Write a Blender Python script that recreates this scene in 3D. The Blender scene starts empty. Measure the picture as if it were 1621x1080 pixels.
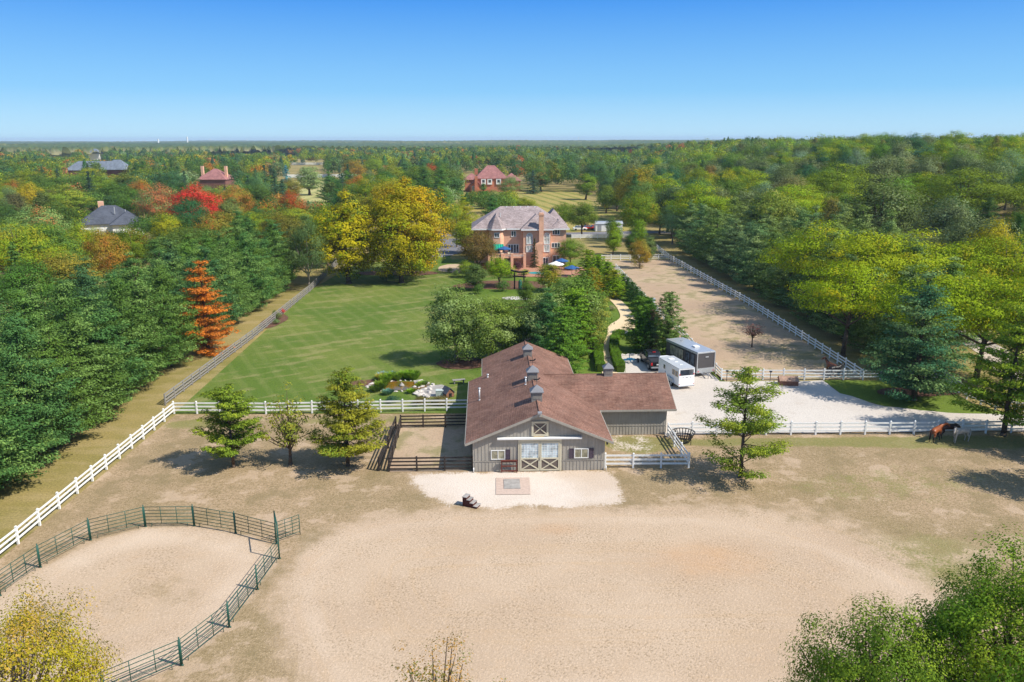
import bpy, bmesh, math, random
import numpy as np
from mathutils import Vector, Matrix, noise as mnoise

# ------------------------------------------------------------------ camera, sky, sun, exposure
scene = bpy.context.scene
COL = scene.collection
R = math.radians
CAM_H, PITCH, ROLL, LENS = 28.0, 14.24, 0.12, 28.0
cam_d = bpy.data.cameras.new("camera"); cam = bpy.data.objects.new("camera", cam_d); COL.objects.link(cam)
cam_d.sensor_width = 36; cam_d.lens = LENS; cam_d.clip_start = 0.5; cam_d.clip_end = 30000
CM = Matrix.Rotation(R(90 - PITCH), 4, 'X') @ Matrix.Rotation(R(-ROLL), 4, 'Z')
cam.matrix_world = Matrix.Translation((0, 0, CAM_H)) @ CM
scene.camera = cam
scene.render.resolution_x, scene.render.resolution_y = 1024, 682

SUN = Vector((0.90, -0.36, 1.02)).normalized()
el = math.asin(SUN.z); az = math.atan2(SUN.x, SUN.y)
world = bpy.data.worlds.new("World"); scene.world = world; world.use_nodes = True
wn = world.node_tree; wn.nodes.clear()
sky = wn.nodes.new('ShaderNodeTexSky'); sky.sky_type = 'NISHITA'; sky.sun_disc = False
sky.sun_elevation = el; sky.sun_rotation = az
sky.altitude = 0; sky.air_density = 1.0; sky.dust_density = 0.6; sky.ozone_density = 3.0
bg = wn.nodes.new('ShaderNodeBackground'); bg.inputs[1].default_value = 0.14
wo = wn.nodes.new('ShaderNodeOutputWorld')
# clear autumn air: deeper blue overhead, pale blue at the horizon
_g = wn.nodes.new('ShaderNodeTexCoord'); _s = wn.nodes.new('ShaderNodeSeparateXYZ'); _r = wn.nodes.new('ShaderNodeValToRGB'); _x = wn.nodes.new('ShaderNodeMixRGB')
wn.links.new(_g.outputs['Generated'], _s.inputs[0]); wn.links.new(_s.outputs[2], _r.inputs[0])
for _i, (_p, _c) in enumerate([(0.0, (2.8, 4.6, 5.8)), (.055, (1.15, 3.2, 5.5)), (.155, (.16, 1.65, 5.0)), (.5, (1.25, 2.0, 3.4))]):
    _e = _r.color_ramp.elements[_i] if _i < 2 else _r.color_ramp.elements.new(_p)
    _e.position = _p; _e.color = (_c[0] / 10, _c[1] / 10, _c[2] / 10, 1)
_m = wn.nodes.new('ShaderNodeVectorMath'); _m.operation = 'SCALE'; _m.inputs['Scale'].default_value = 10.0
wn.links.new(_r.outputs[0], _m.inputs[0]); _x.inputs[0].default_value = .88
wn.links.new(sky.outputs[0], _x.inputs[1]); wn.links.new(_m.outputs[0], _x.inputs[2])
wn.links.new(_x.outputs[0], bg.inputs[0]); wn.links.new(bg.outputs[0], wo.inputs[0])
sd = bpy.data.lights.new("sun", 'SUN'); sd.energy = 5.0; sd.angle = R(0.53); sd.color = (1.0, 0.94, 0.84)
so = bpy.data.objects.new("sun", sd); COL.objects.link(so); so.rotation_euler = SUN.to_track_quat('Z', 'Y').to_euler()
scene.view_settings.view_transform = 'Standard'; scene.view_settings.look = 'None'
scene.view_settings.gamma = 1.0; scene.view_settings.exposure = 0.36
scene.cycles.max_bounces = 6; scene.cycles.transparent_max_bounces = 6

FPX = 1621 * LENS / 36
C3 = CM.to_3x3()
def P(px, py, z=0.0):
    """point of the place that photo pixel px,py sees at height z"""
    d = C3 @ Vector(((px - 810.5) / FPX, -(py - 540) / FPX, -1))
    t = (z - CAM_H) / d.z
    return Vector((d.x * t, d.y * t, z))
C3I = C3.inverted()
def proj(p):
    q = C3I @ (Vector(p) - Vector((0, 0, CAM_H)))
    if q.z > -1: return None
    return (810.5 + FPX * q.x / -q.z, 540 - FPX * q.y / -q.z, -q.z)
def sst(a, b, v):
    t = np.clip((v - a) / (b - a), 0, 1); return t * t * (3 - 2 * t)
def terr(x, y):
    x = np.asarray(x, float); y = np.asarray(y, float)
    h = 12.0 * sst(46, 150, x - 0.10 * (y - 150)) * sst(110, 330, y) * (1 - 0.8 * sst(700, 1500, y))
    h = h + 3.5 * np.sin(x / 410 + 1.3) * np.sin(y / 530 + .4) * sst(500, 1400, y)
    return h

# ------------------------------------------------------------------ tagging and mesh helpers
def tag(o, label=None, cat=None, group=None, kind=None):
    if label: o['label'] = label
    if cat: o['category'] = cat
    if group: o['group'] = group
    if kind: o['kind'] = kind
    return o
def thing(name, label, cat, loc=(0, 0, 0), rz=0.0, group=None):
    o = bpy.data.objects.new(name, None); COL.objects.link(o)
    o.location = loc; o.rotation_euler = (0, 0, rz); o.empty_display_size = .3
    return tag(o, label, cat, group)
def link(name, me, parent=None, loc=None):
    o = bpy.data.objects.new(name, me); COL.objects.link(o)
    if parent is not None: o.parent = parent
    if loc is not None: o.location = loc
    return o
def copy_tree(o, parent=None):
    c = o.copy(); COL.objects.link(c); c.parent = parent
    for ch in list(o.children): copy_tree(ch, c)
    return c

class MB:
    def __init__(s): s.v = []; s.f = []; s.m = []
    def add(s, vs, fs, mi=0):
        b = len(s.v); s.v += [tuple(v) for v in vs]
        for f in fs: s.f.append([b + i for i in f]); s.m.append(mi)
        return s
    def hexa(s, b4, t4, mi=0):
        return s.add(list(b4) + list(t4), [(3, 2, 1, 0), (4, 5, 6, 7), (0, 1, 5, 4), (1, 2, 6, 5), (2, 3, 7, 6), (3, 0, 4, 7)], mi)
    def box(s, x0, x1, y0, y1, z0, z1, mi=0, rz=0):
        c = [(x0, y0), (x1, y0), (x1, y1), (x0, y1)]
        if rz:
            cx, cy = (x0 + x1) / 2, (y0 + y1) / 2; ca, sa = math.cos(rz), math.sin(rz)
            c = [(cx + (x - cx) * ca - (y - cy) * sa, cy + (x - cx) * sa + (y - cy) * ca) for x, y in c]
        return s.hexa([(x, y, z0) for x, y in c], [(x, y, z1) for x, y in c], mi)
    def beam(s, p0, p1, w, h, mi=0):
        p0, p1 = Vector(p0), Vector(p1); d = (p1 - p0).normalized()
        u = d.cross(Vector((0, 0, 1)))
        if u.length < 1e-3: u = Vector((1, 0, 0))
        u.normalize(); v = u.cross(d).normalized()
        q = [(-1, -1), (1, -1), (1, 1), (-1, 1)]
        a = [p0 + u * (w / 2 * i) + v * (h / 2 * j) for i, j in q]; b = [p1 + u * (w / 2 * i) + v * (h / 2 * j) for i, j in q]
        return s.add(a + b, [(0, 1, 2, 3), (7, 6, 5, 4), (0, 4, 5, 1), (1, 5, 6, 2), (2, 6, 7, 3), (3, 7, 4, 0)], mi)
    def tube(s, p0, p1, r0, r1=None, n=8, mi=0, cap=True):
        r1 = r0 if r1 is None else r1
        p0, p1 = Vector(p0), Vector(p1); d = (p1 - p0).normalized()
        u = d.orthogonal().normalized(); v = d.cross(u)
        vs = []
        for p, r in ((p0, r0), (p1, r1)):
            for i in range(n):
                a = 2 * math.pi * i / n; vs.append(p + u * (r * math.cos(a)) + v * (r * math.sin(a)))
        fs = [(i, (i + 1) % n, n + (i + 1) % n, n + i) for i in range(n)]
        if cap: fs += [tuple(range(n - 1, -1, -1)), tuple(range(n, 2 * n))]
        return s.add(vs, fs, mi)
    def path(s, pts, rs, n=7, mi=0):
        for i in range(len(pts) - 1): s.tube(pts[i], pts[i + 1], rs[i], rs[i + 1], n, mi, cap=True)
        return s
    def lathe(s, c, prof, n=16, mi=0):
        c = Vector(c); vs = []; m = len(prof)
        for r, z in prof:
            for i in range(n):
                a = 2 * math.pi * i / n; vs.append(c + Vector((r * math.cos(a), r * math.sin(a), z)))
        fs = [(j * n + i, j * n + (i + 1) % n, (j + 1) * n + (i + 1) % n, (j + 1) * n + i) for j in range(m - 1) for i in range(n)]
        fs += [tuple(range(n - 1, -1, -1)), tuple(range((m - 1) * n, m * n))]
        return s.add(vs, fs, mi)
    def prism(s, outline, a, b, axis='z', mi=0):
        n = len(outline)
        def mk(u, v, w):
            return (u, v, w) if axis == 'z' else ((u, w, v) if axis == 'y' else (w, u, v))
        vs = [mk(u, v, a) for u, v in outline] + [mk(u, v, b) for u, v in outline]
        fs = [tuple(range(n - 1, -1, -1)), tuple(range(n, 2 * n))] + [(i, (i + 1) % n, n + (i + 1) % n, n + i) for i in range(n)]
        return s.add(vs, fs, mi)
    def slab(s, pts, t, mi=0):
        """planar polygon thickened downwards by t"""
        n = len(pts); pts = [Vector(p) for p in pts]
        nr = (pts[1] - pts[0]).cross(pts[2] - pts[1]).normalized()
        if nr.z < 0: pts = pts[::-1]; nr = -nr
        lo = [p - Vector((0, 0, t)) for p in pts]
        return s.add(pts + lo, [tuple(range(n)), tuple(range(2 * n - 1, n - 1, -1))] + [(i, n + i, n + (i + 1) % n, (i + 1) % n) for i in range(n)], mi)
    def mesh(s, name, mats, smooth=False, recalc=True):
        me = bpy.data.meshes.new(name); me.from_pydata(s.v, [], s.f)
        for m in (mats if isinstance(mats, (list, tuple)) else [mats]): me.materials.append(m)
        me.polygons.foreach_set('material_index', s.m)
        if recalc:
            bm = bmesh.new(); bm.from_mesh(me); bmesh.ops.recalc_face_normals(bm, faces=bm.faces); bm.to_mesh(me); bm.free()
        if smooth: me.polygons.foreach_set('use_smooth', [True] * len(me.polygons))
        me.update(); return me
    def build(s, name, mats, parent=None, smooth=False, bevel=0.0, loc=None, recalc=True):
        o = link(name, s.mesh(name, mats, smooth, recalc), parent, loc)
        if bevel:
            b = o.modifiers.new('bevel', 'BEVEL'); b.width = bevel; b.segments = 2; b.limit_method = 'ANGLE'
        return o

# ------------------------------------------------------------------ materials
class NT:
    def __init__(s, name):
        s.mat = bpy.data.materials.new(name); s.mat.use_nodes = True; s.t = s.mat.node_tree; s.t.nodes.clear()
        s.out = s.t.nodes.new('ShaderNodeOutputMaterial')
    def n(s, ty, **kw):
        o = s.t.nodes.new(ty)
        for k, v in kw.items():
            if k.startswith('_'): setattr(o, k[1:], v)
            else: s.set(o, k, v)
        return o
    def set(s, node, key, v):
        i = node.inputs[int(key[1:])] if key[0] == 'i' and key[1:].isdigit() else node.inputs[key.replace('__', ' ')]
        if isinstance(v, bpy.types.NodeSocket): s.t.links.new(v, i)
        else: i.default_value = v
    def coord(s, which='Object', scale=(1, 1, 1), rot=(0, 0, 0)):
        c = s.n('ShaderNodeTexCoord'); m = s.n('ShaderNodeMapping', Vector=c.outputs[which], Rotation=rot); m = s.n('ShaderNodeMapping', Vector=m.outputs[0], Scale=scale); return m.outputs[0]
    def noise(s, vec, scale, detail=3, rough=.55, W=None):
        o = s.n('ShaderNodeTexNoise', Vector=vec, Scale=scale, Detail=detail, Roughness=rough) if W is None else None
        if o is None:
            o = s.t.nodes.new('ShaderNodeTexNoise'); o.noise_dimensions = '4D'
            s.set(o, 'Vector', vec); s.set(o, 'W', W); s.set(o, 'Scale', scale); s.set(o, 'Detail', detail)
        return o.outputs[0]
    def math(s, op, a, b=0.0, c=None, clamp=False):
        o = s.t.nodes.new('ShaderNodeMath'); o.operation = op; o.use_clamp = clamp
        s.set(o, 'i0', a); s.set(o, 'i1', b)
        if c is not None: s.set(o, 'i2', c)
        return o.outputs[0]
    def rng(s, v, a, b, c=0.0, d=1.0):
        o = s.t.nodes.new('ShaderNodeMapRange'); o.interpolation_type = 'SMOOTHSTEP'
        for k, x in zip(('i0', 'i1', 'i2', 'i3', 'i4'), (v, a, b, c, d)): s.set(o, k, x)
        return o.outputs[0]
    def mix(s, f, a, b, mode='MIX'):
        o = s.t.nodes.new('ShaderNodeMixRGB'); o.blend_type = mode
        s.set(o, 'i0', f)
        for k, x in (('i1', a), ('i2', b)):
            s.set(o, k, x if isinstance(x, bpy.types.NodeSocket) else (x[0], x[1], x[2], 1))
        return o.outputs[0]
    def scale(s, col, v):
        o = s.t.nodes.new('ShaderNodeVectorMath'); o.operation = 'SCALE'; s.set(o, 'i0', col); s.set(o, 'Scale', v); return o.outputs[0]
    def bump(s, h, strength=.4, dist=.05):
        return s.n('ShaderNodeBump', Height=h, Strength=strength, Distance=dist).outputs[0]
    def fin(s, col, rough=.8, spec=.3, normal=None, metal=0.0, **kw):
        b = s.t.nodes.new('ShaderNodeBsdfPrincipled')
        s.set(b, 'Base Color', col if isinstance(col, bpy.types.NodeSocket) else (*col, 1))
        s.set(b, 'Roughness', rough); s.set(b, 'Specular IOR Level', spec); s.set(b, 'Metallic', metal)
        for k, v in kw.items(): s.set(b, k, v)
        if normal is not None: s.set(b, 'Normal', normal)
        s.t.links.new(b.outputs[0], s.out.inputs[0]); s.b = b
        return s.mat

def simple(name, col, rough=.6, spec=.4, var=.12, sc=3.0, metal=0.0, bump=0.0, dirt=0.0):
    t = NT(name); v = t.coord('Object')
    n1 = t.noise(v, sc, 4); f = t.rng(n1, .25, .75, 1 - var, 1 + var)
    c = t.scale(t.mix(0, col, col), f)
    if dirt: c = t.mix(t.rng(t.noise(v, sc * .35, 5), .45, .7, 0, dirt), c, (.16, .12, .08))
    nm = t.bump(t.noise(v, sc * 6, 3), bump, .02) if bump else None
    return t.fin(c, rough, spec, nm, metal)

M = {}
M['white'] = simple('white_vinyl', (.80, .80, .78), .45, .4, .04, 2, dirt=.10)
M['trim_white'] = simple('white_trim', (.78, .78, .76), .5, .4, .04)
M['greywood'] = simple('weathered_wood', (.26, .245, .225), .85, .2, .22, 5, bump=.3)
M['darkwood'] = simple('dark_stained_wood', (.035, .026, .022), .7, .3, .25, 4)
M['redwood'] = simple('red_stained_wood', (.13, .035, .025), .7, .3, .2, 4)
M['greensteel'] = simple('green_painted_steel', (.012, .075, .055), .5, .4, .15)
M['black'] = simple('black_metal', (.015, .015, .017), .45, .5, .1)
M['grey'] = simple('grey_metal', (.30, .31, .33), .45, .5, .1)
M['cream'] = simple('cream_trim', (.56, .51, .38), .6, .3, .05)
M['panel'] = simple('brown_door_panel', (.135, .105, .09), .65, .3, .06)
M['shutter'] = simple('plum_shutter', (.075, .055, .075), .6, .3, .08)
M['bark'] = simple('bark', (.115, .085, .062), .95, .1, .35, 6, bump=.5)
M['palebark'] = simple('pale_bark', (.24, .20, .155), .95, .1, .3, 6, bump=.4)
M['rubber'] = simple('tyre_rubber', (.02, .02, .02), .9, .2)
M['alu'] = simple('aluminium', (.52, .54, .56), .35, .5, .05, metal=.5)
M['redpaint'] = simple('red_car_paint', (.65, .02, .01), .3, .6, .03)
M['blackpaint'] = simple('black_car_paint', (.012, .012, .014), .22, .6, .03)
M['trailerwhite'] = simple('white_trailer_paint', (.82, .83, .84), .35, .5, .03, dirt=.06)
M['trailergrey'] = simple('charcoal_trailer_paint', (.075, .07, .072), .4, .5, .05)
M['bluepaint'] = simple('blue_implement_paint', (.02, .13, .25), .5, .4, .15)
M['redlens'] = simple('red_lens', (.6, .02, .02), .3, .6)
M['ochre'] = simple('beige_window_lining', (.55, .42, .24), .7, .3)
M['rust'] = simple('brown_boards', (.24, .115, .075), .8, .2, .25, 4, bump=.3)
M['flagstone'] = simple('pale_rock', (.50, .46, .42), .85, .2, .35, 1.5, bump=.5)
M['concrete'] = simple('grey_concrete', (.33, .31, .29), .85, .2, .2, 2)
M['umb_blue'] = simple('blue_canvas', (.03, .10, .26), .8, .2)
M['umb_white'] = simple('white_canvas', (.8, .78, .74), .8, .2)
M['awning'] = None
M['pool'] = simple('pool_water', (.04, .42, .45), .1, .5)
M['mulch'] = simple('brown_mulch', (.14, .075, .05), .95, .1, .35, 6, bump=.4)
M['tan'] = simple('tan_paving', (.47, .35, .23), .85, .2, .18, 3)
M['brick_tan'] = simple('terrace_paving', (.40, .20, .13), .85, .2, .2, 3)
M['galv'] = simple('galvanised_pipe', (.62, .63, .64), .35, .5, .05, metal=.3)

def glass(name, col=(.03, .04, .05)):
    t = NT(name); v = t.coord('Object'); n1 = t.noise(v, 1.6, 3)
    c = t.mix(t.rng(n1, .35, .65), col, tuple(min(1, x * 2.2 + .03) for x in col))
    return t.fin(c, .08, .8)
M['glass'] = glass('window_glass')
M['bglass'] = glass('barn_window_glass', (.16, .15, .10))
M['curtain'] = glass('curtained_glass', (.30, .32, .30))
M['pale_door_glass'] = glass('door_glass', (.26, .31, .33))  # pale blue grey colour of the barn door panes

def siding(name, col):
    t = NT(name); v = t.coord('Object')
    n1 = t.noise(v, .8, 4); n2 = t.noise(t.coord('Object', (6, 6, .5)), 1.2, 3)
    c = t.scale(t.mix(t.rng(n1, .3, .7), col, tuple(x * .86 for x in col)), t.rng(n2, .3, .7, .93, 1.07))
    return t.fin(c, .6, .3)
M['siding'] = siding('taupe_metal_siding', (.37, .34, .29))

def shingle(name, c1, c2, c3, row=.14, wid=.33, bumpd=.02):
    t = NT(name); v = t.coord('Object')
    br = t.t.nodes.new('ShaderNodeTexBrick')
    sep = t.n('ShaderNodeSeparateXYZ', Vector=v)
    comb = t.n('ShaderNodeCombineXYZ', X=t.math('ADD', sep.outputs[0], sep.outputs[1]), Y=t.math('MULTIPLY', sep.outputs[2], 2.2))
    t.set(br, 'Vector', comb.outputs[0]); t.set(br, 'Scale', 1.0)
    br.inputs['Color1'].default_value = (*c1, 1); br.inputs['Color2'].default_value = (*c2, 1)
    br.inputs['Mortar'].default_value = (*tuple(x * .45 for x in c1), 1)
    br.inputs['Mortar Size'].default_value = .012; br.inputs['Brick Width'].default_value = wid; br.inputs['Row Height'].default_value = row
    br.inputs['Bias'].default_value = 0.0
    n1 = t.noise(v, 1.1, 5, .65); n2 = t.noise(v, 9, 3, .7)
    c = t.mix(t.rng(n1, .35, .7, 0, .7), br.outputs[0], c3)
    c = t.scale(c, t.rng(t.noise(t.coord('Object', (1, 1, .35)), .45, 5, .6), .35, .65, .84, 1.12))
    c = t.scale(c, t.rng(t.noise(t.coord('Object', (.6, 3.2, 1)), 1.3, 2), .35, .65, .90, 1.10))
    c = t.scale(c, t.rng(n2, .25, .75, .75, 1.25))
    return t.fin(c, .9, .2, t.bump(br.outputs[1], .3, bumpd))
M['shingle'] = shingle('red_brown_shingles', (.18, .092, .066), (.27, .145, .105), (.225, .13, .098))
M['shake'] = shingle('weathered_cedar_shakes', (.27, .21, .20), (.42, .35, .34), (.33, .27, .27), .25, .3)
M['mauve'] = shingle('mauve_shingles', (.30, .13, .12), (.36, .17, .15), (.33, .15, .14), .3, .6)
M['charcoal'] = shingle('charcoal_shingles', (.07, .08, .105), (.10, .11, .135), (.085, .095, .12), .25, .5)
M['bluegreyroof'] = shingle('blue_grey_shingles', (.15, .18, .22), (.2, .23, .27), (.17, .2, .24), .3, .6)

def brick(name, a, b, m, sc=1.0):
    t = NT(name); v = t.coord('Object')
    sep = t.n('ShaderNodeSeparateXYZ', Vector=v)
    comb = t.n('ShaderNodeCombineXYZ', X=t.math('ADD', sep.outputs[0], sep.outputs[1]), Y=sep.outputs[2])
    br = t.t.nodes.new('ShaderNodeTexBrick'); t.set(br, 'Vector', comb.outputs[0]); t.set(br, 'Scale', sc)
    br.inputs['Color1'].default_value = (*a, 1); br.inputs['Color2'].default_value = (*b, 1); br.inputs['Mortar'].default_value = (*m, 1)
    br.inputs['Mortar Size'].default_value = .012; br.inputs['Brick Width'].default_value = .24; br.inputs['Row Height'].default_value = .08
    c = t.scale(br.outputs[0], t.rng(t.noise(v, .7, 4), .3, .7, .88, 1.1))
    return t.fin(c, .85, .2)
M['brick'] = brick('salmon_brick', (.74, .35, .20), (.80, .42, .26), (.68, .50, .38))
M['redbrick'] = brick('orange_brick', (.48, .12, .05), (.55, .16, .07), (.45, .25, .18))
M['darkbrick'] = brick('dark_brick', (.16, .06, .05), (.2, .08, .06), (.2, .12, .1))

def awn():
    t = NT('green_white_awning'); sep = t.n('ShaderNodeSeparateXYZ', Vector=t.coord('Object'))
    w = t.math('SINE', t.math('MULTIPLY', sep.outputs[0], 12.0))
    return t.fin(t.mix(t.rng(w, .3, .6), (.0, .22, .14), (.02, .42, .28)), .8, .2)
M['awning'] = awn()

# foliage: colour comes from the tree object's own properties
def foliage(name, source):
    t = NT(name)
    if source == 'object':
        a = t.n('ShaderNodeAttribute', _attribute_type='OBJECT', _attribute_name='tint')
        b = t.n('ShaderNodeAttribute', _attribute_type='OBJECT', _attribute_name='tint2')
        k = t.n('ShaderNodeAttribute', _attribute_type='OBJECT', _attribute_name='blend')
        oi = t.n('ShaderNodeObjectInfo')
        n1 = t.noise(t.coord('Object'), .30, 3, W=t.math('MULTIPLY', oi.outputs['Random'], 40.0))
        gi = t.n('ShaderNodeNewGeometry')
        ri = gi.outputs['Random Per Island']
        v = t.math('ADD', t.math('MULTIPLY', n1, 1.0), t.math('MULTIPLY', t.math('SUBTRACT', ri, .5), .16))
        lo = t.math('SUBTRACT', .78, t.math('MULTIPLY', k.outputs['Fac'], .56))
        f = t.rng(t.math('SUBTRACT', v, lo), -.06, .08)
        c = t.mix(f, a.outputs[0], b.outputs[0])
        c = t.scale(c, t.rng(ri, 0, 1, .72, 1.30))
    else:
        a = t.n('ShaderNodeAttribute', _attribute_type='GEOMETRY', _attribute_name='Col')
        gi = t.n('ShaderNodeNewGeometry'); ri = gi.outputs['Random Per Island']
        c = t.scale(a.outputs[0], t.rng(ri, 0, 1, .72, 1.30))
    p = t.t.nodes.new('ShaderNodeBsdfPrincipled'); t.set(p, 'Base Color', c); t.set(p, 'Roughness', .75); t.set(p, 'Specular IOR Level', .12)
    tr = t.n('ShaderNodeBsdfTranslucent', Color=t.mix(.55, c, (.20, .26, .02)))
    mx = t.t.nodes.new('ShaderNodeMixShader'); t.set(mx, 'i0', .32); t.t.links.new(p.outputs[0], mx.inputs[1]); t.t.links.new(tr.outputs[0], mx.inputs[2])
    t.t.links.new(mx.outputs[0], t.out.inputs[0]); return t.mat
M['leaf'] = foliage('foliage', 'object')
M['leafcol'] = foliage('woodland_foliage', 'vertex')

# ------------------------------------------------------------------ ground
def grass_mat(name, g1, g2, dry, dry_amt, streak_rot=0.0, stripes=None, fine=6.0):
    t = NT(name); v = t.coord('Object'); vs = t.coord('Object', (.07, .42, 1), (0, 0, streak_rot))
    big = t.noise(v, .055, 4); med = t.noise(v, .35, 5, .6); fi = t.noise(v, fine, 4, .7); st = t.noise(vs, 1.0, 4, .6)
    c = t.mix(t.rng(big, .38, .62), g1, g2)
    c = t.mix(t.rng(t.math('ADD', t.math('MULTIPLY', st, .6), t.math('MULTIPLY', med, .4)), .60 - dry_amt * .25, .72 - dry_amt * .25, 0, .40), c, dry)
    if stripes:
        ang, per, amt, col = stripes
        sep = t.n('ShaderNodeSeparateXYZ', Vector=t.coord('Object', (1, 1, 1), (0, 0, ang)))
        w = t.math('SINE', t.math('ADD', t.math('MULTIPLY', sep.outputs[0], 2 * math.pi / per), t.math('MULTIPLY', med, 2.0)))
        c = t.mix(t.math('MULTIPLY', t.rng(w, .1, .9), t.rng(t.noise(v, .12, 3), .3, .55, amt * .3, amt)), c, col)
    c = t.scale(c, t.rng(fi, .25, .75, .70, 1.30))
    return t.fin(c, .95, .1, t.bump(fi, .5, .08))
M['ground'] = grass_mat('rough_grass', (.20, .175, .05), (.29, .225, .085), (.38, .29, .15), .55)
M['lawn'] = grass_mat('lawn_grass', (.088, .142, .022), (.135, .172, .034), (.33, .27, .13), .42, R(-33), (R(-28), 2.3, .17, (.24, .245, .09)))
M['greenlawn'] = grass_mat('watered_grass', (.085, .145, .018), (.13, .18, .028), (.18, .20, .05), .1)
M['striped'] = grass_mat('striped_dry_lawn', (.34, .27, .085), (.30, .255, .075), (.42, .33, .14), .3, 0, (R(-12), 7.0, .9, (.16, .18, .035)))
M['striped2'] = grass_mat('striped_field', (.42, .38, .15), (.38, .36, .14), (.46, .40, .18), .3, 0, (R(0), 9.0, .9, (.26, .27, .09)))
M['field'] = grass_mat('green_field', (.10, .24, .05), (.12, .26, .06), (.16, .27, .08), .1)

def dirt_mat(name, base, pale, dark, speck=.5, fine=5.0, green=None, gthr=.62):
    t = NT(name); v = t.coord('Object')
    big = t.noise(v, .07, 4); med = t.noise(v, .5, 5, .6); fi = t.noise(v, fine, 4, .7)
    c = t.mix(t.rng(big, .35, .65), base, pale)
    c = t.mix(t.rng(med, .55, .75, 0, .6), c, dark)
    if green: c = t.mix(t.rng(t.math('ADD', t.math('MULTIPLY', med, .5), t.math('MULTIPLY', big, .5)), gthr - .06, gthr + .05, 0, .8), c, green)
    c = t.mix(t.rng(fi, .60, .72, 0, speck), c, dark)
    return t.fin(t.scale(c, t.rng(fi, .3, .7, .88, 1.12)), .95, .1, t.bump(fi, .6, .06))
M['corridor'] = dirt_mat('corridor_dirt', (.37, .265, .18), (.44, .33, .22), (.25, .19, .11), .35, 5, (.24, .21, .10), .55)
M['gravel'] = dirt_mat('pale_gravel', (.51, .455, .40), (.56, .51, .455), (.43, .36, .29), .4, 7)
M['path'] = dirt_mat('tan_gravel', (.60, .46, .27), (.66, .52, .33), (.46, .34, .19), .3, 6)
M['asphalt'] = dirt_mat('worn_asphalt', (.16, .155, .17), (.20, .195, .21), (.12, .115, .12), .3, 5)
M['lane'] = dirt_mat('gravel_lane', (.50, .42, .34), (.56, .48, .40), (.4, .32, .25), .3, 5)

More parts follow.
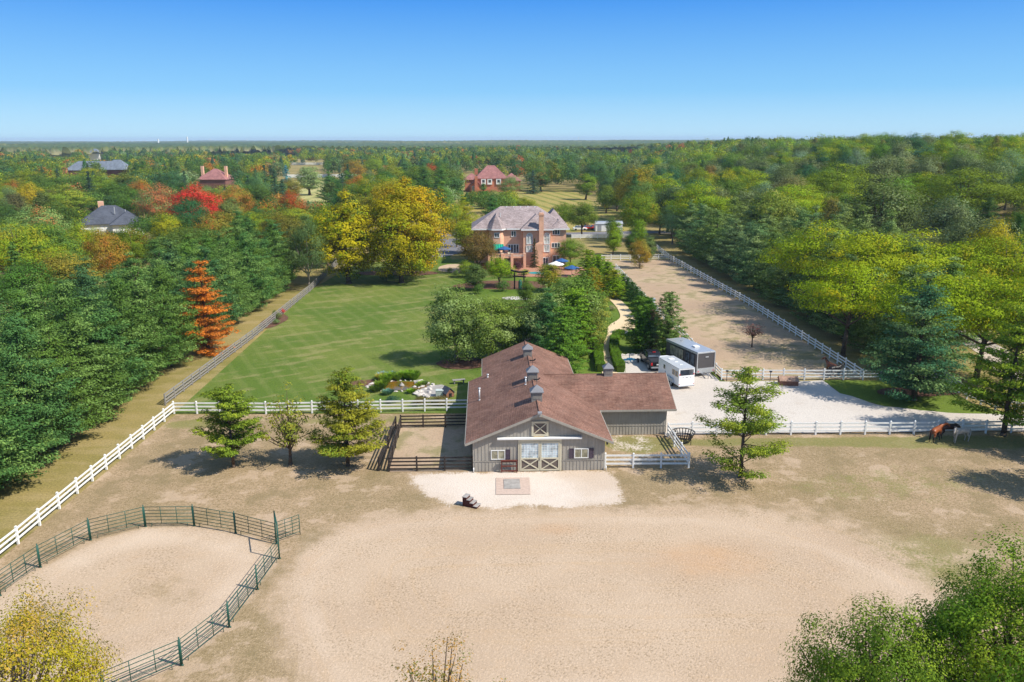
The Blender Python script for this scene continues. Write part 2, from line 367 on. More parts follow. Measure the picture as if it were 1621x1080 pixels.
def paddock_mat():
    t = NT('paddock_ground'); v = t.coord('Object')
    at = lambda nm: t.n('ShaderNodeAttribute', _attribute_type='GEOMETRY', _attribute_name=nm).outputs['Fac']
    big = t.noise(v, .09, 4); med = t.noise(v, .55, 5, .62); fi = t.noise(v, 4.5, 4, .7); vf = t.noise(v, 14, 3, .7)
    # dry trampled grass
    dry = t.mix(t.rng(big, .38, .64), (.37, .265, .165), (.29, .215, .12))
    dry = t.mix(t.rng(fi, .44, .60, 0, .75), dry, (.21, .155, .08))
    dry = t.mix(t.rng(vf, .55, .7, 0, .6), dry, (.54, .41, .27))
    dry = t.mix(t.rng(med, .55, .72, 0, .75), dry, (.46, .335, .225))
    pt_ = t.noise(v, .26, 5, .68)
    dry = t.mix(t.rng(pt_, .50, .62, 0, .62), dry, (.215, .165, .085))
    dry = t.mix(t.rng(pt_, .46, .38, 0, .55), dry, (.49, .365, .26))
    # green tufts
    gr = t.mix(t.rng(fi, .4, .6), (.15, .165, .04), (.23, .20, .075))
    gmask = t.rng(t.math('ADD', at('green'), t.math('ADD', t.math('MULTIPLY', med, .55), t.math('MULTIPLY', fi, .45))), .86, 1.06, 0, .8)
    c = t.mix(gmask, dry, gr)
    # arena sand: hoof-pocked
    vo = t.t.nodes.new('ShaderNodeTexVoronoi'); t.set(vo, 'Vector', t.coord('Object', (1, 1.35, 1), (0, 0, .5))); t.set(vo, 'Scale', 3.4); vo.inputs['Randomness'].default_value = 1
    hoof = t.rng(t.math('ADD', vo.outputs[0], t.math('MULTIPLY', fi, .35)), .20, .34, 1, 0)
    trk = t.noise(t.n('ShaderNodeCombineXYZ', X=t.math('MULTIPLY', at('edge'), 1.5), Y=t.math('MULTIPLY', big, 3.0)).outputs[0], 1.0, 4)
    sand = t.mix(t.rng(big, .36, .64), (.475, .36, .255), (.43, .318, .22))
    sand = t.mix(t.rng(trk, .5, .75, 0, .45), sand, (.46, .325, .20))
    mk = t.noise(t.coord('Object', (1, .8, 1), (0, 0, .6)), 7.5, 2, .6)
    sand = t.mix(t.math('MULTIPLY', t.rng(mk, .55, .63, 0, 1), t.rng(t.noise(v, .22, 4, .65), .42, .60, .15, .72)), sand, (.27, .20, .125))
    sand = t.mix(t.rng(mk, .42, .34, 0, .5), sand, (.60, .46, .33))
    sand = t.mix(t.rng(med, .52, .8, 0, .30), sand, (.50, .33, .19))
    sand = t.mix(t.math('MULTIPLY', hoof, t.rng(med, .36, .60, .1, .65)), sand, (.32, .215, .12))
    sand = t.mix(t.rng(t.math('MULTIPLY', at('rust'), t.math('ADD', med, .4)), .2, 1.0, 0, .30), sand, (.50, .26, .11))
    sand = t.mix(t.rng(t.math('MULTIPLY', at('pale'), t.math('ADD', t.math('MULTIPLY', t.noise(v, .16, 4, .6), 2.2), -.35)), .05, 1.0, 0, .8), sand, (.58, .46, .35))
    k = t.rng(t.math('ADD', at('sand'), t.math('MULTIPLY', t.math('SUBTRACT', t.math('ADD', t.math('MULTIPLY', med, .6), t.math('MULTIPLY', fi, .4)), .5), 1.5)), .30, .72)
    c = t.mix(k, c, sand)
    # white limestone apron
    ap = t.mix(t.rng(big, .35, .65), (.62, .54, .465), (.52, .42, .33))
    ap = t.mix(t.rng(fi, .52, .75, 0, .45), ap, (.52, .41, .31))
    k2 = t.rng(t.math('ADD', at('apron'), t.math('MULTIPLY', t.math('SUBTRACT', t.math('ADD', t.math('MULTIPLY', med, .5), t.math('MULTIPLY', fi, .5)), .5), 2.2)), .35, .66)
    c = t.mix(k2, c, ap)
    c = t.scale(c, t.rng(vf, .25, .75, .88, 1.12))
    h = t.math('ADD', t.math('MULTIPLY', fi, .8), t.math('ADD', t.math('MULTIPLY', vf, .7), t.math('MULTIPLY', mk, -2.2)))
    return t.fin(c, .95, .1, t.bump(h, .38, .05))
M['paddock'] = paddock_mat()

def sdist(pts, poly):
    """signed distance (positive inside) of Nx2 points to polygon"""
    poly = np.array([(p[0], p[1]) for p in poly], float); n = len(poly)
    d = np.full(len(pts), 1e9); ins = np.zeros(len(pts), bool)
    for i in range(n):
        a, b = poly[i], poly[(i + 1) % n]; ab = b - a
        t = np.clip(((pts - a) @ ab) / (ab @ ab + 1e-9), 0, 1)
        q = a + t[:, None] * ab; d = np.minimum(d, np.hypot(*(pts - q).T))
        c = (a[1] > pts[:, 1]) != (b[1] > pts[:, 1])
        xx = a[0] + (pts[:, 1] - a[1]) / (b[1] - a[1] + 1e-12) * ab[0]
        ins ^= c & (pts[:, 0] < xx)
    return np.where(ins, d, -d)

def grid_mesh(name, xs, ys, z, mat, attrs=None, zf=None):
    X, Y = np.meshgrid(xs, ys); nx, ny = len(xs), len(ys)
    Z = np.full_like(X, z) if zf is None else zf(X, Y) + z
    co = np.stack([X, Y, Z], -1).reshape(-1, 3)
    i = np.arange(nx * ny).reshape(ny, nx)
    f = np.stack([i[:-1, :-1], i[:-1, 1:], i[1:, 1:], i[1:, :-1]], -1).reshape(-1, 4)
    return quads(name, co, f, mat, attrs)
def quads(name, co, f, mat, attrs=None, smooth=False, col=None):
    me = bpy.data.meshes.new(name); k = f.shape[1]
    me.vertices.add(len(co)); me.vertices.foreach_set('co', co.astype(np.float32).ravel())
    me.loops.add(f.size); me.loops.foreach_set('vertex_index', f.astype(np.int32).ravel())
    me.polygons.add(len(f)); me.polygons.foreach_set('loop_start', (np.arange(len(f)) * k).astype(np.int32))
    me.polygons.foreach_set('loop_total', np.full(len(f), k, np.int32))
    for m in (mat if isinstance(mat, list) else [mat]): me.materials.append(m)
    if smooth: me.polygons.foreach_set('use_smooth', np.ones(len(f), bool))
    for nm, a in (attrs or {}).items():
        at = me.attributes.new(nm, 'FLOAT', 'POINT'); at.data.foreach_set('value', a.astype(np.float32).ravel())
    if col is not None:
        at = me.color_attributes.new('Col', 'FLOAT_COLOR', 'POINT')
        at.data.foreach_set('color', np.concatenate([col, np.ones((len(col), 1))], 1).astype(np.float32).ravel())
    me.update(); me.validate(); return me

def sp(lo, hi, s0, g, flat):
    """spacing that grows away from the flat range"""
    r = list(np.arange(flat[0], flat[1] + .1, s0)); s = s0
    while r[-1] < hi: s *= g; r.append(r[-1] + s)
    s = s0
    while r[0] > lo: s *= g; r.insert(0, r[0] - s)
    return np.array(r)
g = link('ground', grid_mesh('ground', sp(-9000, 9000, 12, 1.12, (-240, 420)), sp(-700, 9500, 12, 1.10, (-60, 700)), 0.0, M['ground'], zf=terr)); tag(g, kind='structure')

def sheet(name, pts, z, mat, sub=1.2, wob=0.0):
    """thin surface laid on the ground; outline points get small irregularities"""
    out = []
    pts = [Vector((p[0], p[1], 0)) for p in pts]
    for i, a in enumerate(pts):
        b = pts[(i + 1) % len(pts)]; n = max(1, int((b - a).length / sub)) if wob else 1
        nr = Vector((-(b - a).y, (b - a).x, 0)).normalized()
        for j in range(n):
            p = a.lerp(b, j / n)
            if wob: p = p + nr * (mnoise.noise(p * .35) * wob + mnoise.noise(p * 1.3) * wob * .4)
            out.append(p)
    bm = bmesh.new(); vs = [bm.verts.new((p.x, p.y, z)) for p in out]
    bm.faces.new(vs); bmesh.ops.triangulate(bm, faces=bm.faces[:])
    for fc in bm.faces:
        if fc.normal.z < 0: fc.normal_flip()
    me = bpy.data.meshes.new(name); bm.to_mesh(me); bm.free(); me.materials.append(mat)
    return tag(link(name, me), kind='structure')
def pxs(l): return [P(*p) for p in l]
def smooth_line(pts, n=6):
    out = []; L = len(pts)
    for i in range(L - 1):
        p0, p1, p2, p3 = pts[max(i - 1, 0)], pts[i], pts[i + 1], pts[min(i + 2, L - 1)]
        for j in range(n):
            t = j / n
            out.append(0.5 * ((2 * p1) + (p2 - p0) * t + (2 * p0 - 5 * p1 + 4 * p2 - p3) * t * t + (3 * p1 - p0 - 3 * p2 + p3) * t ** 3))
    out.append(pts[-1]); return out
def ribbon(name, pts, ws, z, mat):
    q = smooth_line([Vector((p[0], p[1], w)) for p, w in zip(pts, ws)]); L, Rr = [], []
    for i, p in enumerate(q):
        d = (q[min(i + 1, len(q) - 1)] - q[max(i - 1, 0)]); n = Vector((-d.y, d.x, 0)).normalized()
        L.append(Vector((p.x, p.y, 0)) + n * p.z / 2); Rr.append(Vector((p.x, p.y, 0)) - n * p.z / 2)
    m = MB(); k = len(L)
    m.add([(a.x, a.y, z) for a in L] + [(a.x, a.y, z) for a in Rr], [(i, k + i, k + i + 1, i + 1) for i in range(k - 1)])
    o = m.build(name, mat, recalc=True); return tag(o, kind='structure')

M['paver'] = simple('pink_pavers', (.50, .385, .32), .85, .2, .10, 5)
# front paddock with arena sand, round-pen sand, limestone apron
PAD_X0 = -35.3
xs = np.arange(PAD_X0, 112, .5); ys = np.arange(14, 79.6, .4)
X, Y = np.meshgrid(xs, ys); pt = np.stack([X.ravel(), Y.ravel()], 1)
arena = [P(*p) for p in [(500, 1130), (455, 1040), (432, 965), (455, 895), (500, 850), (590, 818), (700, 808), (820, 806), (985, 803), (1110, 806), (1220, 825), (1330, 858), (1420, 893), (1500, 945), (1535, 1010), (1540, 1130)]]
pen = [P(*p) for p in [(438, 866), (373, 845), (308, 834), (230, 835), (143, 858), (64, 900), (0, 940), (-60, 1010), (-60, 1130), (150, 1110), (287, 1052), (362, 992), (408, 934), (440, 886)]]
apron = [P(*p) for p in [(648, 752), (748, 748), (957, 745), (978, 764), (985, 797), (900, 803), (815, 801), (740, 803), (700, 795), (660, 775)]]
apr2 = [P(*p) for p in [(958, 686), (1040, 684), (1050, 735), (958, 742)]]
dip = [P(*p) for p in [(1140, 800), (1230, 790), (1330, 800), (1420, 840), (1500, 860), (1590, 830), (1680, 860), (1680, 900), (1560, 930), (1470, 900), (1300, 845)]]
gl = lambda s, w: np.clip(.5 + s / w, 0, 1)
sA, sP = sdist(pt, arena), sdist(pt, pen)
sand = np.maximum(gl(sA, 5.0), gl(sP, 1.6)) + .55 * gl(sdist(pt, dip), 5)
sand = np.clip(sand, 0, 1)
# worn centre of the round pen
cx, cy = P(245, 940).x, P(245, 940).y
sand -= .42 * np.exp(-(((pt[:, 0] - cx) / 5.5) ** 2 + ((pt[:, 1] - cy) / 3.8) ** 2)) * (sP > 0)
pale = np.exp(-((sA - 2.0) / 1.1) ** 2) * (sP < 0) * .5 + .7 * (sP > 0) * np.exp(-((sP - 1.6) / 1.6) ** 2)
r1, r2 = P(1120, 885), P(880, 838)
rust = .9 * np.exp(-(((pt[:, 0] - r1.x) / 5) ** 2 + ((pt[:, 1] - r1.y) / 3.5) ** 2)) + .9 * np.exp(-(((pt[:, 0] - r2.x) / 2.2) ** 2 + ((pt[:, 1] - r2.y) / 1.2) ** 2))
green = np.full(len(pt), .17)
for px, py, rx, ry, a in [(1430, 880, 9, 4, .34), (1500, 760, 12, 6, .22), (1300, 775, 9, 5, .16), (400, 1000, 3, 9, .12), (300, 672, 3, 1.6, .5), (1010, 705, 2.6, 2.4, .75), (1330, 700, 26, 1.2, .6), (1600, 700, 12, 2.5, .35), (560, 665, 12, 2.2, .35), (1160, 825, 8, 1.5, .25), (1560, 950, 8, 6, .2), (100, 760, 6, 12, .05)]:
    q = P(px, py); green += a * np.exp(-(((pt[:, 0] - q.x) / rx) ** 2 + ((pt[:, 1] - q.y) / ry) ** 2))
apr = np.maximum(gl(sdist(pt, apron), 2.2), .40 * gl(sdist(pt, apr2), 1.5))
tag(link('paddock_ground', grid_mesh('paddock_ground', xs, ys, .02, M['paddock'], dict(sand=sand, pale=pale, rust=rust, green=green, apron=apr, edge=np.where(sP > -1, sP, sA)))), kind='structure')

# lawn, corridor paddock, driveway, paths, roads
sheet('lawn', [(-35.6, 79.4), (-5, 79.4), (-4, 82), (26, 84), (24, 105), (22, 162), (21, 190), (-14, 190), (-36, 185), (-38.6, 150)], .03, M['lawn'])
sheet('watered_lawn', pxs([(905, 594), (1062, 594), (1062, 560), (1092, 556), (1012, 482), (977, 442), (940, 440), (800, 440), (770, 455), (820, 470), (860, 500), (850, 560)]), .06, M['greenlawn'], wob=.5)
sheet('watered_strip', pxs([(690, 392), (712, 398), (716, 425), (760, 445), (810, 462), (835, 480), (830, 500), (780, 486), (735, 452), (700, 430), (640, 440), (640, 425), (690, 415)]), .075, M['greenlawn'], wob=.6)
sheet('corridor_ground', [P(957, 412), P(1058, 411), (40.9, 134.8), (42.1, 91.4), P(1142, 603), P(978, 440)], .03, M['corridor'])
sheet('driveway', pxs([(975, 592), (972, 563), (1040, 562), (1060, 580), (1125, 588), (1140, 606), (1215, 605), (1303, 603.5), (1330, 624), (1400, 645), (1500, 655), (1680, 660), (1680, 683), (1400, 685), (1180, 688), (1062, 691), (1050, 692), (1050, 640), (975, 620)]), .10, M['gravel'], wob=.35)
sheet('verge_grass', pxs([(1303, 603), (1480, 603), (1540, 640), (1600, 657), (1500, 655), (1400, 645), (1330, 624)]), .07, M['greenlawn'], wob=.3)
ribbon('garden_path', pxs([(966, 596), (962, 570), (962, 548), (972, 530), (986, 517), (993, 505), (988, 492), (978, 480), (965, 470)]), [1.9, 1.9, 2.0, 3.0, 4.0, 2.4, 2.0, 1.9, 1.8], .14, M['path'])
ribbon('gravel_lane', pxs([(1680, 672), (1640, 620), (1575, 560), (1530, 536), (1490, 518), (1450, 505), (1400, 490)]), [4.5] * 7, .05, M['lane'])
sheet('parking_court', pxs([(640, 404), (700, 408), (735, 400), (745, 384), (720, 378), (690, 380), (640, 390)]), .095, M['asphalt'])
ribbon('road', pxs([(600, 366), (690, 372), (760, 372), (880, 371), (960, 369), (1040, 368), (1120, 370)]), [7, 7, 6, 6, 6, 6, 6], .06, M['asphalt'])
sheet('striped_lawn', pxs([(700, 367), (905, 367), (1010, 366), (1000, 345), (950, 325), (905, 300), (850, 300), (820, 312), (740, 305), (700, 330)]), .04, M['striped'])
sheet('striped_field', pxs([(450, 312), (430, 345), (520, 345), (515, 283), (462, 283)]), .04, M['striped2'])
sheet('green_field', pxs([(455, 281.5), (560, 281.5), (540, 262.5), (462, 263)]), .05, M['field'])
sheet('house_yard', pxs([(720, 313), (860, 313), (860, 295), (720, 288)]), .06, M['striped'])

# garden beds round the big house and the pond
def bed(name, px, py, rx, ry, mat, z, label=None):
    c = P(px, py); pts = []
    for i in range(26):
        a = 2 * math.pi * i / 26; r = 1 + .18 * mnoise.noise(Vector((math.cos(a) * 1.4 + px, math.sin(a) * 1.4, py)))
        pts.append((c.x + rx * r * math.cos(a), c.y + ry * r * math.sin(a)))
    return sheet(name, pts, z, mat)
bed('planting_bed', 720, 425, 3.6, 6.5, M['tan'], .09)
bed('planting_bed', 800, 452, 9.5, 5.0, M['mulch'], .09)
bed('terrace', 860, 430, 12, 8, M['brick_tan'], .105)
bed('planting_bed', 818, 473, 2.6, 1.6, M['flagstone'], .10)
bed('planting_bed', 840, 484, 4.6, 3.2, M['mulch'], .11)
bed('planting_bed', 592, 607, 3.0, 1.3, M['mulch'], .07)
bed('planting_bed', 733, 576, 3.5, 2.6, M['mulch'], .09)
bed('planting_bed', 434, 509, 1.9, 4.5, M['mulch'], .09)
bed('planting_bed', 1447, 622, 4.5, 1.6, M['mulch'], .11)
bed('planting_bed', 940, 545, 1.2, 5.0, M['mulch'], .11)
bed('planting_bed', 630, 433, 9, 3.2, M['mulch'], .09)
sheet('paver_pad', pxs([(785, 757.5), (838, 757), (840, 783.5), (785, 784)]), .06, M['paver'])
sheet('brown_pen_ground', pxs([(634, 678), (742, 677), (748, 746), (616, 748)]), .05, M['corridor'])

# ------------------------------------------------------------------ tree builder
rng = np.random.default_rng(7)
random.seed(11)
def unit(n, g=rng):
    v = g.normal(size=(n, 3)); return v / np.linalg.norm(v, axis=1)[:, None]
def leaves(C, N, S, asp=.6, curl=None):
    """diamond leaf sprays at C with normals N and sizes S"""
    n = len(C); N = N / (np.linalg.norm(N, axis=1)[:, None] + 1e-9)
    u = np.cross(N, unit(n)) if curl is None else curl
    u = u - N * (u * N).sum(1)[:, None]; u /= (np.linalg.norm(u, axis=1)[:, None] + 1e-9); w = np.cross(N, u)
    a = (S * .5)[:, None]; b = a * asp
    co = np.stack([C - u * a, C - w * b, C + u * a, C + w * b], 1).reshape(-1, 3)
    return co
def leaf_mesh(name, co, mat):
    return quads(name, co, np.arange(len(co)).reshape(-1, 4), mat)

def crown_broad(h, w, base=.22, ncl=70, nlf=120, leaf=.34, cr=.20, flat=1.0, shape=1.0, rough=.25, g=rng, inner=.45, asp=.6):
    """cloud of leaf clumps filling a rounded crown"""
    z0 = h * base; hc = (h - z0) / 2; R0 = w / 2
    d = unit(ncl, g); r = inner + (1 - inner) * g.random(ncl) ** .45
    d[:, 2] = np.where(d[:, 2] < -.3, d[:, 2] * (.7 if base > .06 else .95), d[:, 2])
    prof = 1 - .25 * shape * np.clip(d[:, 2], 0, 1) ** 2
    rad = cr * w * (.75 + .6 * g.random(ncl))
    k = (1 + rough * (g.random(ncl) - .5)) * r
    cc = np.stack([d[:, 0] * (R0 - rad * .5) * k * prof, d[:, 1] * (R0 - rad * .5) * k * prof, z0 + hc + d[:, 2] * (hc - rad * .45 * flat) * k], 1)
    o = unit(ncl * nlf, g); ci = np.repeat(np.arange(ncl), nlf)
    o[:, 2] = o[:, 2] * .85 + .2
    rr = rad[ci] * (.45 + .6 * g.random(ncl * nlf) ** .6)
    C = cc[ci] + o * rr[:, None] * np.array([1, 1, flat * .8])
    N = o * .9 + (d[ci]) * .75 + unit(len(C), g) * .42 + np.array([0, 0, .25])
    S = leaf * (.7 + .6 * g.random(len(C)))
    return leaves(C, N, S, asp), cc
def limbs(m, h, w, cc, base=.22, r0=None, k=9, g=random):
    r0 = r0 or h * .022
    top = h * (base + .38); fork = h * max(base * .9, .12)
    p = Vector((0, 0, 0)); bend = Vector((g.uniform(-.03, .03) * h, g.uniform(-.03, .03) * h, 0))
    pts = [Vector((0, 0, -.1)), Vector((0, 0, .25)), Vector((0, 0, fork)) + bend * .4, Vector((0, 0, top)) + bend, Vector((0, 0, h * .86)) + bend]
    m.path(pts, [r0 * 1.7, r0 * 1.15, r0 * .85, r0 * .5, r0 * .12], 8)
    idx = list(range(len(cc))); g.shuffle(idx)
    for i in idx[:k]:
        e = Vector(cc[i]); t = g.uniform(.1, .9); s = pts[2].lerp(pts[3], t)
        mid = s.lerp(e, .5) + Vector((0, 0, -.03 * h)); rr = r0 * (.55 - .25 * t)
        m.path([s, mid, e], [rr, rr * .6, rr * .2], 6)

def crown_pine(h, w, base=.1, lev=13, per=7, tuft=7, nlf=22, leaf=.34, droop=.12, sweep=.30, power=.8, g=rng, asp=.33, tr=.42, gap=0.0, mb=None, thick=.55):
    """tiers of branches carrying needle tufts"""
    Cs, Ns, Us, Ss = [], [], [], []
    z0 = h * base; jz = .6 * h / lev
    for L in range(lev):
        t = (L + .5 * g.random()) / lev; z = z0 + (h - z0) * t
        Rl = w / 2 * ((1 - t) ** power * (1 if t > .12 else (.72 + t * 2.3))) + .15
        n = max(3, int(per * (1 - .35 * t)))
        a0 = g.random() * 6.28
        for b in range(n):
            if g.random() < gap: continue
            a = a0 + 6.283 * b / n + g.normal() * .16; ln = Rl * (.72 + .42 * g.random())
            dirh = np.array([math.cos(a), math.sin(a), 0]); dz0 = -droop * Rl; 
            nt = max(2, int(tuft * ln / (w / 2) + 1.2)); s = np.linspace(.25, 1, nt) + g.normal(size=nt) * .03
            zc = z + jz * g.normal() + ln * (sweep * s ** 1.8 - droop * s)
            side = np.array([-dirh[1], dirh[0], 0])
            c = dirh[None] * (ln * s)[:, None] + side[None] * (g.normal(size=nt) * .16 * ln * s)[:, None]; c[:, 2] += zc
            if mb is not None: mb.path([Vector((0, 0, z)), Vector(c[len(c) // 2]), Vector(c[-1])], [.035 * h / 10 + .01, .025, .008], 4)
            tri = tr * (w / 7) * (.7 + .5 * (1 - abs(s - .6)))
            o = unit(nt * nlf, g); ci = np.repeat(np.arange(nt), nlf)
            o[:, 2] = o[:, 2] * .6 + .18
            C = c[ci] + o * (tri[ci] * (.35 + .75 * g.random(len(ci))))[:, None] * np.array([1, 1, thick])
            Cs.append(C); Ns.append(o * .75 + unit(len(ci), g) * .42 + np.array([0, 0, .55]) + dirh * .25)
            Us.append(dirh * .8 + o * .8 + np.array([0, 0, .35])); Ss.append(leaf * (.7 + .6 * g.random(len(ci))))
    n = 90; C = np.array([0, 0, h]) + np.concatenate([g.normal(size=(n, 2)) * .16 * (w / 7), -g.random((n, 1)) * h * .11], 1); Cs.append(C); Ns.append(unit(n, g)); Us.append(np.tile([0, 0, 1.], (n, 1))); Ss.append(np.full(n, leaf))
    C, N, U, S = map(np.concatenate, (Cs, Ns, Us, Ss))
    return leaves(C, N, S, asp, U)
def pine_trunk(m, h, r0=None):
    r0 = r0 or h * .018
    m.path([Vector((0, 0, -.1)), Vector((0, 0, .3)), Vector((0, 0, h * .5)), Vector((0, 0, h * .97))], [r0 * 1.5, r0 * 1.1, r0 * .7, .02], 8)

LIB = {}
def lib(key, crown, trunkmb, h, w, bark='bark', leafmat='leaf'):
    LIB[key] = (leaf_mesh('crown', crown, M[leafmat]), trunkmb.mesh('trunk', M[bark], True), h, w)
def mk_broad(key, h, w, bark='bark', k=9, base=.22, **kw):
    g = np.random.default_rng(abs(hash_(key))); cr, cc = crown_broad(h, w, base=base, g=g, **kw); m = MB(); rd = random.Random(key)
    limbs(m, h, w, cc, base, k=k, g=rd); lib(key, cr, m, h, w, bark)
def hash_(s):
    v = 7
    for ch in s: v = (v * 131 + ord(ch)) % 1000003
    return v
def mk_pine(key, h, w, branches=True, bark='bark', **kw):
    g = np.random.default_rng(hash_(key)); m = MB(); pine_trunk(m, h)
    cr = crown_pine(h, w, g=g, mb=m if branches else None, **kw); lib(key, cr, m, h, w, bark)

for i in range(3): mk_broad(f'oak{i}', 15, 13, ncl=70, nlf=200, leaf=.34, cr=.155, base=.16, rough=.35)
for i in range(2): mk_broad(f'maple{i}', 14, 12, ncl=62, nlf=210, leaf=.32, cr=.165, base=.12, shape=.9, rough=.2)
for i in range(2): mk_broad(f'locust{i}', 15, 17, ncl=100, nlf=150, leaf=.32, cr=.13, base=.30, flat=.42, rough=.3, k=16, inner=.3, asp=.5)
for i in range(2): mk_broad(f'willow{i}', 12, 11, ncl=60, nlf=190, leaf=.30, cr=.16, base=.08, asp=.4, bark='palebark')
for i in range(3): mk_pine(f'pine{i}', 13, 9.5, lev=15, per=9, tuft=7, nlf=46, leaf=.25, asp=.5, tr=.62, sweep=.44, power=.74, thick=.5, base=.06, branches=(i == 0))
for i in range(2): mk_pine(f'spruce{i}', 13, 6.4, lev=19, per=9, tuft=4, nlf=12, leaf=.42, asp=.4, tr=.52, sweep=.05, droop=.30, power=.95, base=.03, branches=False)
for i in range(2): mk_broad(f'column{i}', 10, 5, ncl=50, nlf=160, leaf=.24, cr=.2, base=.06, shape=1.6)
mk_broad('birch', 10, 7.5, ncl=85, nlf=190, leaf=.21, cr=.14, base=.0, bark='palebark', k=14, rough=.4, asp=.6)
mk_broad('birch2', 10, 8.0, ncl=90, nlf=180, leaf=.21, cr=.13, base=.0, bark='palebark', k=14, rough=.45, asp=.6)
mk_broad('cottonwood', 18, 15, ncl=150, nlf=170, leaf=.34, cr=.10, base=.03, rough=.4, k=26, inner=.35)
mk_broad('cottonwood2', 17, 12, ncl=120, nlf=160, leaf=.34, cr=.11, base=.05, rough=.4, k=20, inner=.35)
mk_broad('small', 4, 3.4, ncl=34, nlf=70, leaf=.17, cr=.2, base=.18)
mk_broad('shrub', 2, 2.6, ncl=24, nlf=60, leaf=.15, cr=.24, base=.02, k=5)
mk_pine('padpine1', 7.6, 5.6, lev=11, per=7, tuft=8, nlf=64, leaf=.22, asp=.42, tr=.64, thick=.5, sweep=.38, droop=.05, power=.55, base=.20, gap=.06)
mk_pine('padpine3', 8.6, 6.6, lev=12, per=7, tuft=8, nlf=64, leaf=.22, asp=.42, tr=.62, thick=.5, sweep=.36, droop=.05, power=.6, base=.13, gap=.08)
mk_pine('padpine4', 9.6, 8.6, lev=11, per=6, tuft=9, nlf=70, leaf=.22, asp=.42, tr=.60, thick=.5, sweep=.36, droop=.04, power=.62, base=.13, gap=.10)
mk_pine('edgepine', 12, 9, lev=14, per=7, tuft=8, nlf=55, leaf=.28, asp=.4, tr=.62, sweep=.3, droop=.08, power=.55, base=.16, gap=.06)
mk_pine('cypress', 8.6, 4.4, lev=24, per=9, tuft=3, nlf=34, leaf=.21, asp=.45, tr=.62, sweep=.5, droop=.0, power=.52, base=.02, branches=False)
mk_pine('deadpine', 13, 6.4, lev=16, per=8, tuft=6, nlf=48, leaf=.25, asp=.4, tr=.75, sweep=.25, droop=.10, power=.65, base=.05, gap=.18)

def lit(c):
    mn = min(c) * .35; c = tuple(max(.004, (x - mn) * (1 + .25 * min(c) / max(c))) for x in c)
    if c[1] > c[0]: c = (c[0] * .90, c[1] * 1.05, c[2])
    f = 1.7 if max(c) < .24 else (1.3 if max(c) < .36 else 1.1)
    return tuple(min(.8, x * f) for x in c)
def tint(o, a, b=None, k=0.0):
    a = lit(a); b = lit(b) if b else None
    o['tint'] = [float(x) for x in a]; o['tint2'] = [float(x) for x in (b or a)]; o['blend'] = float(k)
def tree(key, pos, h, w, a, b=None, k=0.0, label=None, cat='tree', name='tree', group=None, rz=None, single=False):
    cm, tm, h0, w0 = LIB[key]
    j = lambda: random.uniform(.86, 1.14)
    v = j(); a = tuple(x * v * random.uniform(.94, 1.06) for x in a)
    z = float(terr(pos[0], pos[1]))
    o = thing(name, label, cat, (pos[0], pos[1], z), random.uniform(0, 6.28) if rz is None else rz, group)
    o.scale = (w / w0, w / w0, h / h0)
    c = link('crown', cm, o); tint(c, a, b, k); link('trunk', tm, o)
    return o
def top_at(px, py, h):
    """ground point whose crown top, h above its ground, is seen at px,py"""
    d = C3 @ Vector(((px - 810.5) / FPX, -(py - 540) / FPX, -1)); best = None
    for i in range(15, 1600):
        t = i / math.hypot(d.x, d.y); x, y = d.x * t, d.y * t
        e = CAM_H + d.z * t - (float(terr(x, y)) + h)
        if best is None or abs(e) < best[0]: best = (abs(e), x, y)
        if e < 0: break
    return Vector((best[1], best[2], 0))
DG, MG, YG, GG = (.036, .075, .018), (.060, .105, .018), (.150, .165, .012), (.105, .125, .055)
BG, LG, YE, OR = (.040, .092, .052), (.105, .165, .020), (.32, .26, .015), (.36, .13, .03)
PG, RED, PINK, BR = (.165, .20, .085), (.52, .045, .035), (.46, .17, .09), (.14, .095, .035)

# ------------------------------------------------------------------ trees one can point at
TREES = []          # (x, y, radius, height) of what already stands
def B(key, px, py, h, w, a, b=None, k=0.0, label=None, name='tree', cat='tree', **kw):
    q = P(px, py); TREES.append((q.x, q.y, w / 2, h)); return tree(key, q, h, w, a, b, k, label, cat, name, **kw)
def T(key, px, py, h, w, a, b=None, k=0.0, label=None, name='tree', cat='tree', **kw):
    q = top_at(px, py, h); TREES.append((q.x, q.y, w / 2, h)); return tree(key, q, h, w, a, b, k, label, cat, name, **kw)
PP = (.115, .14, .020); PP2 = (.18, .185, .022)
B('padpine1', 370, 740, 7.5, 5.8, PP, PP2, .5, 'leftmost young pine in the dry paddock, left of the wire caged tree', 'pine_tree', 'pine', rz=.6)
B('padpine3', 551, 738, 8.6, 6.9, PP2, PP, .4, 'young pine in the dry paddock beside the black pen fence', 'pine_tree', 'pine', rz=2.1)
B('padpine4', 1172, 756, 9.6, 8.4, (.11, .155, .025), PP2, .45, 'open branched pine with long limbs standing right of the barn', 'pine_tree', 'pine', rz=.2)
B('edgepine', 1588, 690, 12.2, 9.5, (.13, .185, .02), (.22, .24, .02), .5, 'yellow green pine growing at the right end of the front fence by the horses', 'pine_tree', 'pine', rz=1.0)
B('edgepine', 1735, 724, 13, 10, (.03, .085, .045), None, 0, 'dark bluish pine at the right edge beyond the horses', 'pine_tree', 'pine', rz=3.0)
B('edgepine', 1760, 790, 11, 8, (.06, .10, .03), None, 0, 'pine at the right edge whose shadow falls across the dry grass', 'pine_tree', 'pine', rz=4.0)
B('pine0', 1446, 634, 13.4, 11.5, (.055, .115, .062), (.14, .18, .08), .45, 'big blue green pine on the mulch bed inside the driveway bend', 'pine_tree', 'pine', rz=1)
B('deadpine', 330, 560, 12.6, 7.8, (.62, .20, .03), (.50, .17, .04), .5, 'dead orange pine in the pine row along the weathered fence', 'pine_tree', 'pine')
